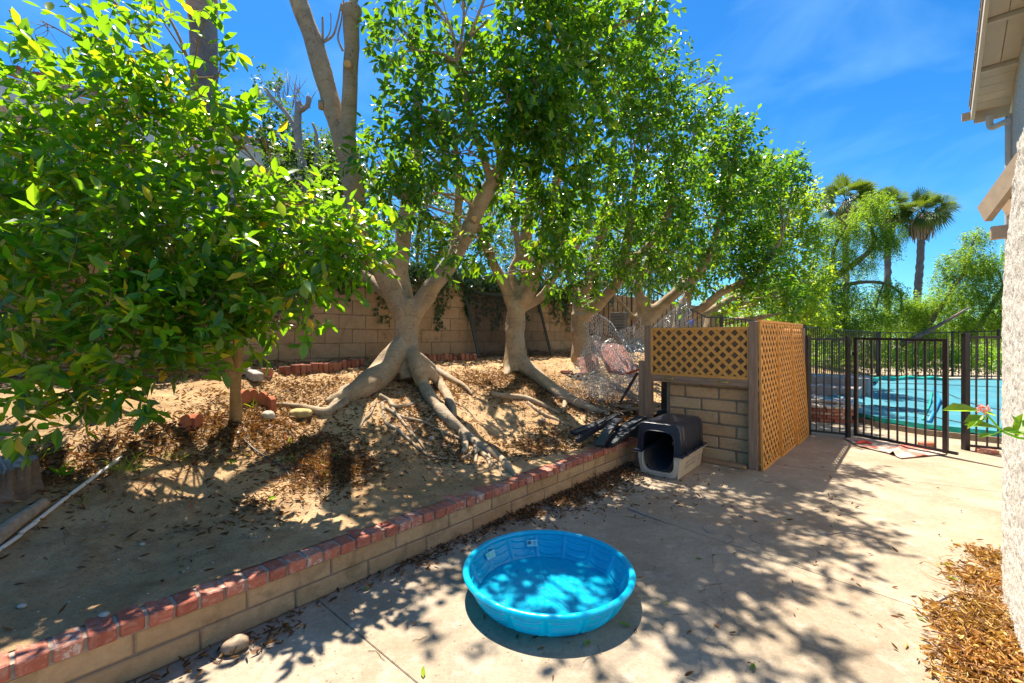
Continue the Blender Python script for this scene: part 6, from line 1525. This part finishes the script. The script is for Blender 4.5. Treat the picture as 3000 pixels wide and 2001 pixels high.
mb = MB(); P, Q = smooth_path([ground(-40, 1648)+ZV*.012, ground(62, 1575)+ZV*.012], [.011]*2, 6); mb.tube(P, Q, 10); P, Q = smooth_path([ground(98, 1546)+ZV*.012, ground(225, 1445)+ZV*.015, ground(358, 1348)+ZV*.02], [.011]*3, 6); mb.tube(P, Q, 10)
P, Q = smooth_path([ground(58, 1577)+ZV*.010, ground(104, 1541)+ZV*.010], [.0125]*2, 6); mb.tube(P, Q, 10)
tag(mb.build('water_pipe', M['pvc']), 'scuffed white plastic pipe running up the slope from the left edge', 'pipe')
mb = MB(); P, Q = smooth_path([ground(x, y)+ZV*.01 for x, y in [(700, 1275), (740, 1318), (780, 1345), (825, 1372), (852, 1402), (858, 1418)]], [.006]*6, 6); mb.tube(P, Q, 7); dh = mb.build('drip_hose', M['drip']); tag(dh, 'thin black drip hose with a pale end, running down from the citrus stem', 'hose')
mb = MB(); p_ = ground(700, 1274)+ZV*.012; mb.tube([p_-Vector((.008, 0, 0)), p_+Vector((.008, -.005, 0))], .011, 8); add('end_cap', mb.mesh(), M['pvc'], dh)

# ================================================================== LITTER
def scatter(spots, leaf, zf, mat, name, label, tri=LEAF_CURL, wr=.42, lift=.012, parent=None, long=False):
    P, D, Nn, Ln = [], [], [], []
    for (fn, n, h) in spots:
        for i in range(n):
            x, y = fn(); z = zf(x, y)
            if z is None: continue
            P.append((x, y, z+.003+abs(random.gauss(0, 1))*h)); a = random.uniform(0, 6.28); D.append((math.cos(a), math.sin(a), random.gauss(0, .28))); Nn.append((random.gauss(0, .45), random.gauss(0, .45), random.choice([1, 1, -1])))
            Ln.append(leaf*random.uniform(.55, 1.25))
    P = np.array(P); o = add(name, leaf_mesh(name, P, np.array(D), np.array(Nn), np.array(Ln), wr*(0.5+.8*RNG.random(len(P))), tri), M[mat], parent); tag(o, label, 'dead leaves' if parent is None else None, None, 'stuff'); return o
def zone(px, py, sx, sy):
    """a patch of ground around the place seen at this photo point; sizes in metres along and across the wall"""
    c = ground(px, py)
    def f():
        p = c+AV*random.gauss(0, sx)+NV*random.gauss(0, sy); return p.x, p.y
    return f
def zs(x, y):
    t, n = tn(x, y)
    if n < .19 or n > NW-.03: return None
    return soil(x, y)
def zp(x, y):
    t, n = tn(x, y)
    if n > -.002 and t < 8: return None
    if -3.13 < n < -2.88 and 1.4 < t < 2.4: return None
    return 0.0
def strip(t0, t1, n0, s):
    def f():
        t = random.uniform(t0, t1); n = n0-abs(random.gauss(0, s)); p = wp(t, n); return p.x, p.y
    return f
sl_spots = [(zone(900, 1150, .5, .25), 1300, .008), (zone(760, 1240, .25, .25), 900, .010), (zone(620, 1260, .3, .2), 700, .008), (zone(980, 1370, .18, .14), 1100, .012), (zone(930, 1320, .3, .25), 800, .008), (zone(450, 1290, .5, .16), 900, .008), (zone(100, 1400, .3, .16), 400, .008),
            (zone(1350, 1130, .6, .3), 1300, .008), (zone(1480, 1110, .5, .2), 900, .010), (zone(1250, 1240, .3, .25), 700, .008), (zone(1350, 1330, .2, .15), 260, .006), (zone(1600, 1160, .4, .3), 900, .010), (zone(1740, 1160, .5, .3), 1100, .014), (zone(1820, 1225, .25, .12), 900, .012), (zone(1600, 1290, .3, .18), 500, .008), (zone(1550, 1320, .25, .15), 300, .006),
            (zone(740, 1480, .06, .05), 50, .01), (zone(780, 1500, .3, .12), 110, .004), (zone(430, 1470, .5, .12), 40, .004), (zone(1750, 1310, .3, .1), 300, .006),
            (lambda: (lambda p: (p.x, p.y))(wp(random.uniform(-4, 3.6), random.uniform(.2, 3.3))), 380, .003), (lambda: (lambda p: (p.x, p.y))(wp(random.uniform(3.5, 12), random.uniform(.2, 3.3))), 1800, .006),
            (lambda: (lambda p: (p.x, p.y))(wp(random.uniform(-3, 9), random.uniform(2.7, 3.35))), 2600, .008)]
sl_spots = [(f, int(n*1.9), h*1.15) for f, n, h in sl_spots]
scatter(sl_spots, .046, zs, 'litter', 'leaf_litter', 'brown dead leaves lying thick on the slope among the roots', wr=.25)
pt_spots = [(strip(-1.9, .6, -.02, .07), 240, .006), (strip(.3, 1.6, -.01, .08), 330, .008), (strip(1.3, 3.4, -.01, .14), 1500, .014), (strip(1.8, 3.2, -.03, .25), 600, .008), (zone(1700, 1440, .3, .18), 420, .006), (zone(1480, 1500, .25, .05), 300, .012), (zone(2000, 1450, .3, .15), 60, .002), (zone(1020, 1640, .12, .03), 40, .01), (zone(780, 1880, .10, .04), 60, .01),
            (lambda: (lambda p: (p.x, p.y))(wp(random.uniform(-1.5, 5), random.uniform(-2.9, -.1))), 110, .001), (zone(2450, 1480, .25, .05), 22, .002)]
scatter(pt_spots, .045, zp, 'litter', 'leaf_litter', 'brown dead leaves drifted along the foot of the low wall on the concrete', wr=.36)
ho = [(zone(2905, 1640, .10, .07), 260, .008), (zone(2880, 1700, .10, .08), 300, .010), (zone(2960, 1880, .12, .09), 700, .016), (zone(2890, 1900, .10, .08), 500, .012), (zone(2950, 1960, .12, .1), 700, .018), (zone(2800, 1830, .06, .06), 160, .008), (zone(2900, 1800, .12, .07), 420, .012), (zone(3050, 2000, .2, .15), 600, .02), (zone(2860, 1990, .10, .07), 320, .010), (zone(2760, 1790, .04, .05), 50, .004)]
ho = [(f, int(n*1.7), h*.8) for f, n, h in ho]
hl = scatter(ho, .042, zp, 'litter_gold', 'leaf_litter', 'golden brown dead leaves and stalks heaped against the stucco wall', wr=.42)
mb = MB()
for i in range(240):
    c = ground(random.gauss(2900, 55), random.gauss(1850, 100)); a = random.uniform(0, 6.28); L_ = random.uniform(.06, .2); d = Vector((math.cos(a), math.sin(a), 0)); s = Vector((-d.y, d.x, 0)); k_ = random.uniform(-.3, .3)*L_
    P, Q = smooth_path([c+ZV*.015, c+d*L_*.5+s*k_+ZV*random.uniform(.015, .04), c+d*L_+ZV*.012], [.0022, .0018, .001], 4); mb.tube(P, Q, 5)
o = mb.build('stalk', M['litter_gold'], hl); o['kind'] = 'stuff'
# twigs on ground
mb = MB()
for i in range(260):
    if random.random() < .88: p = wp(random.uniform(-3.5, 5), random.uniform(.25, 3.2)); zz = zs
    else: p = wp(random.uniform(-1.2, 4.5), random.uniform(-1.8, -.05)); zz = zp
    a = random.uniform(0, 6.28); L_ = random.uniform(.04, .22); P = []
    for k in range(5):
        q = p+Vector((math.cos(a), math.sin(a), 0))*L_*k/4; a += random.uniform(-.4, .4); z_ = zz(q.x, q.y)
        if z_ is None: break
        P.append(Vector((q.x, q.y, z_+.004)))
    if len(P) > 2: mb.tube(P, .0013, 4, False)
tag(mb.build('fallen_twigs', M['twig']), 'thin dry twigs scattered over the slope and the concrete', 'twigs', None, 'stuff')
def big_twig(label, pts, r):
    P, Q = smooth_path([ground(*p)+ZV*r*1.2 for p in pts], [r]*(len(pts)-1)+[r*.4], 5); mb = MB(); mb.tube(P, Q, 6, True, True, .2); tag(mb.build('fallen_twig', M['bark_grey']), label, 'twig')
big_twig('curved twig on the bare concrete between the blue pool and the stucco wall', [(2422, 1568), (2470, 1562), (2520, 1570), (2570, 1580)], .004)
big_twig('long thin stick crossing the leaves by the low wall above the blue pool', [(1568, 1485), (1640, 1496), (1710, 1490), (1785, 1455)], .005)
big_twig('forked stick on the concrete right of the leaf drift', [(1840, 1490), (1900, 1515), (1960, 1535)], .004)
big_twig('hooked tendril lying across the concrete joint', [(2080, 1532), (2062, 1548), (2078, 1562), (2118, 1564)], .003)
big_twig('pale bent stick on the leaf heap beside the stucco wall', [(2742, 1768), (2790, 1748), (2860, 1744), (2920, 1746)], .005)
# fallen green leaves that read one by one
fl_proto = None
def gleaf(px_, py_, L_, label, mat='green_leaf', ang=None, group=None):
    T = LEAF_CURL[0].copy(); T[:, 0] *= .5; T[:, 2] *= .6; me = bpy.data.meshes.new('fallen_leaf'); me.from_pydata(T.tolist(), [], LEAF_CURL[1]); g0 = ground(px_, py_)
    o = add('fallen_leaf', me, M[mat], None, Matrix.Translation(g0+ZV*.006) @ Matrix.Rotation(ang if ang is not None else random.uniform(0, 6.28), 4, 'Z') @ Matrix.Rotation(random.uniform(-.15, .15), 4, 'Y') @ Matrix.Scale(L_, 4)); tag(o, label, 'leaf', group)
gleaf(1728, 1880, .07, 'dark green leaf on the concrete just in front of the blue pool', 'ficus', 2.6)
gleaf(1850, 1840, .065, 'yellow-green leaf on the concrete right of the blue pool', 'green_leaf', 1.2)
gleaf(2208, 1948, .065, 'dark green leaf alone on the shaded concrete near the bottom edge', 'ficus', 2.5)
gleaf(1240, 1990, .06, 'yellow leaf on the concrete at the bottom edge, left of the blue pool', 'green_leaf', .2)
gleaf(1085, 1730, .05, 'green leaf at the foot of the low wall, left of the blue pool', 'green_leaf', 1.6)
gleaf(2058, 1642, .05, 'green leaf by the hairline crack in the concrete', 'green_leaf', 1.4)
gleaf(1960, 1770, .04, 'green-brown curled leaf on the concrete beside the pool shadow', 'green_leaf', 1.8)
gleaf(2790, 1660, .08, 'green and yellow leaf at the tip of the leaf heap by the stucco wall', 'green_leaf', 1.7)
gleaf(2810, 1702, .07, 'long green leaf on the leaf heap by the stucco wall', 'green_leaf', 1.3)
gleaf(2715, 1828, .05, 'yellow curled leaf at the left edge of the leaf heap', 'green_leaf', .4)
gleaf(570, 1352, .09, 'large green leaf lying on the slope below the citrus', 'green_leaf', 2.0)
gleaf(688, 1543, .05, 'bright green leaf alone on the sunlit soil above the brick cap', 'citrus', 1.0)
gleaf(1605, 1490-130, .05, 'yellow leaf on the soil beside the red brick cap below the roots', 'green_leaf')
for x, y in [(1130, 1440), (1220, 1450), (1325, 1370), (1330, 1432), (1425, 1395), (1440, 1352), (1280, 1315), (1240, 1300), (1365, 1460), (1595, 1350), (1110, 1330), (1210, 1345), (1530, 1375), (1450, 1300), (1480, 1440)]:
    gleaf(x, y, .045, 'small green leaf fallen on the sunlit soil of the slope', 'green_leaf', None, 'green leaves fallen on the slope')
for x, y in [(1225, 1830), (1665, 1855), (1595, 1900), (1420, 1820), (2320, 1700), (2010, 1860), (2135, 1860), (2560, 1630), (2400, 1600), (2480, 1395), (1990, 1420), (2220, 1412)]:
    gleaf(x, y, .04, 'small brown leaf fallen singly on the concrete', 'litter', None, 'single brown leaves on the concrete')

# ================================================================== WEEDS
def tuft(name, label, px_, py_, n, h, mat, wr=.07, spread=1.0, group=None):
    g0 = ground(px_, py_); P = np.array([g0+Vector((random.gauss(0, .02*spread), random.gauss(0, .02*spread), 0)) for _ in range(n)])
    D = np.array([(random.gauss(0, .5*spread), random.gauss(0, .5*spread), random.uniform(.5, 1.2)) for _ in range(n)]); Nn = np.array([(random.gauss(0, 1), random.gauss(0, 1), .3) for _ in range(n)]); Ln = np.array([h*random.uniform(.5, 1.15) for _ in range(n)])
    o = add(name, leaf_mesh(name, P, D, Nn, Ln, np.full(n, wr*.6), BLADE), M[mat]); tag(o, label, 'weed', group); return o
def broad(name, label, px_, py_, n, h, mat='shrub', group=None):
    g0 = ground(px_, py_)+ZV*.01; th = thing(name, label, 'plant', g0, group)
    T = LEAF_HI[0].copy(); T[:, 0] *= .32; me = bpy.data.meshes.new('leaf'); me.from_pydata(T.tolist(), [], LEAF_HI[1]); me.materials.append(M[mat])
    for k in range(n):
        a = k*2.4; el = random.uniform(.3, 1.1); d = Vector((math.cos(a)*math.cos(el), math.sin(a)*math.cos(el), math.sin(el))); X = d.cross(ZV).normalized(); Z = X.cross(d); s = h*random.uniform(.7, 1.1)
        add('leaf', me, None, th, Matrix(((X.x*s, d.x*s, Z.x*s, g0.x), (X.y*s, d.y*s, Z.y*s, g0.y), (X.z*s, d.z*s, Z.z*s, g0.z), (0, 0, 0, 1))))
broad('seedling', 'broad-leaved green seedling by the stump, left of the white pipe', 182, 1400, 8, .10)
broad('seedling', 'small bright rosette of green leaves alone on the sunlit slope', 797, 1468, 12, .035)
broad('seedling', 'small green seedling in the shadow of the citrus stem', 680, 1362, 5, .05)
tuft('grass_tuft', 'long green grass blades at the upper end of the white pipe', 375, 1385, 60, .16, 'weed', .05, 1.6)
tuft('grass_tuft', 'grass tuft under the low citrus branch at centre left', 500, 1350, 26, .12, 'weed', .05, 1.3)
tuft('grass_tuft', 'thin yellow-green grass along the shaded brick line behind the citrus', 180, 1190, 50, .2, 'weed', .04, 3)
tuft('grass_tuft', 'sparse grass behind the hanging citrus leaves', 300, 1180, 40, .2, 'weed', .04, 3)
tuft('grass_tuft', 'few grass blades left of the seedling by the stump', 100, 1360, 22, .2, 'weed', .04, 1.5)
tuft('grass_tuft', 'grass blades beside the terracotta scalloped edging', 745, 1200, 9, .16, 'weed', .05, .8)
tuft('grass_tuft', 'green tuft at the foot of the gate latch post', 2822, 1316, 26, .05, 'weed', .07, .8)
tuft('grass_tuft', 'low weed at the foot of the gate hinge post', 2484, 1284, 26, .04, 'weed', .07, 1.0)
tuft('grass_tuft', 'thin weed sprout in the deck joint beyond the open gate', 2718, 1262, 9, .12, 'weed', .05, .6)
for i in range(46):
    x = random.choice([random.gauss(840, 120), random.gauss(330, 180), random.gauss(930, 60)]); y = random.uniform(1290, 1500) if x < 600 else random.uniform(1270, 1420)
    tuft('red_weed', 'small reddish weed sprig on the bare slope', x, y, random.randint(4, 9), random.uniform(.03, .08), random.choice(['weed_red', 'weed_red', 'weed']), .16, .6, 'reddish weed sprigs on the slope')
# lemon sprig at the right edge
sg = thing('lemon_shrub', 'lemon sprig with pink buds reaching in from the right in front of the stucco wall', 'shrub', (2.03, 1.62, 0))
mb = MB(); stem = [Vector((2.02, 1.66, 0)), Vector((2.0, 1.68, .5)), Vector((1.98, 1.69, .9)), at(3040, 1310, 1.62), at(2975, 1280, 1.60), at(2935, 1262, 1.58), at(2900, 1225, 1.56), at(2870, 1200, 1.55)]
P, Q = smooth_path(stem, [.012, .011, .009, .005, .004, .0035, .003, .002], 6); mb.tube(P, Q, 8)
P, Q = smooth_path([at(2935, 1262, 1.58), at(2900, 1275, 1.57), at(2865, 1270, 1.56)], [.0025, .002, .0015], 5); mb.tube(P, Q, 6); mb.build('stem', M['shrub'], sg)
T = LEAF_HI[0].copy(); T[:, 0] *= .36; lme = bpy.data.meshes.new('leaf'); lme.from_pydata(T.tolist(), [], LEAF_HI[1]); lme.materials.append(M['shrub'])
for a, b, yy in (((2870, 1200), (2775, 1182), 1.53), ((2890, 1222), (2835, 1222), 1.52), ((2920, 1250), (2838, 1228), 1.54), ((2880, 1205), (2925, 1212), 1.56), ((2905, 1270), (2868, 1276), 1.55), ((2935, 1262), (2990, 1250), 1.57), ((2985, 1250), (2970, 1212), 1.58), ((2975, 1280), (3010, 1200), 1.6), ((2940, 1262), (3015, 1266), 1.55), ((2880, 1215), (2840, 1246), 1.53), ((3000, 1290), (3060, 1250), 1.6), ((2995, 1250), (3050, 1220), 1.6)):
    A_, B_ = at(*a, 1.56), at(*b, yy); d = (B_-A_); s = d.length; d.normalize(); X = d.cross(Vector((.2, -.5, 1))).normalized(); Z = X.cross(d)
    add('leaf', lme, None, sg, Matrix(((X.x*s, d.x*s, Z.x*s, A_.x), (X.y*s, d.y*s, Z.y*s, A_.y), (X.z*s, d.z*s, Z.z*s, A_.z), (0, 0, 0, 1))))
for i in range(9):
    c = at(random.uniform(2862, 2898), random.uniform(1192, 1212), 1.54); o = add('bud', leaf_mesh('bud', np.array([c]*5), RNG.normal(size=(5, 3)), RNG.normal(size=(5, 3)), np.full(5, .014), np.full(5, .7), LEAF_CURL), M['flower'], sg)
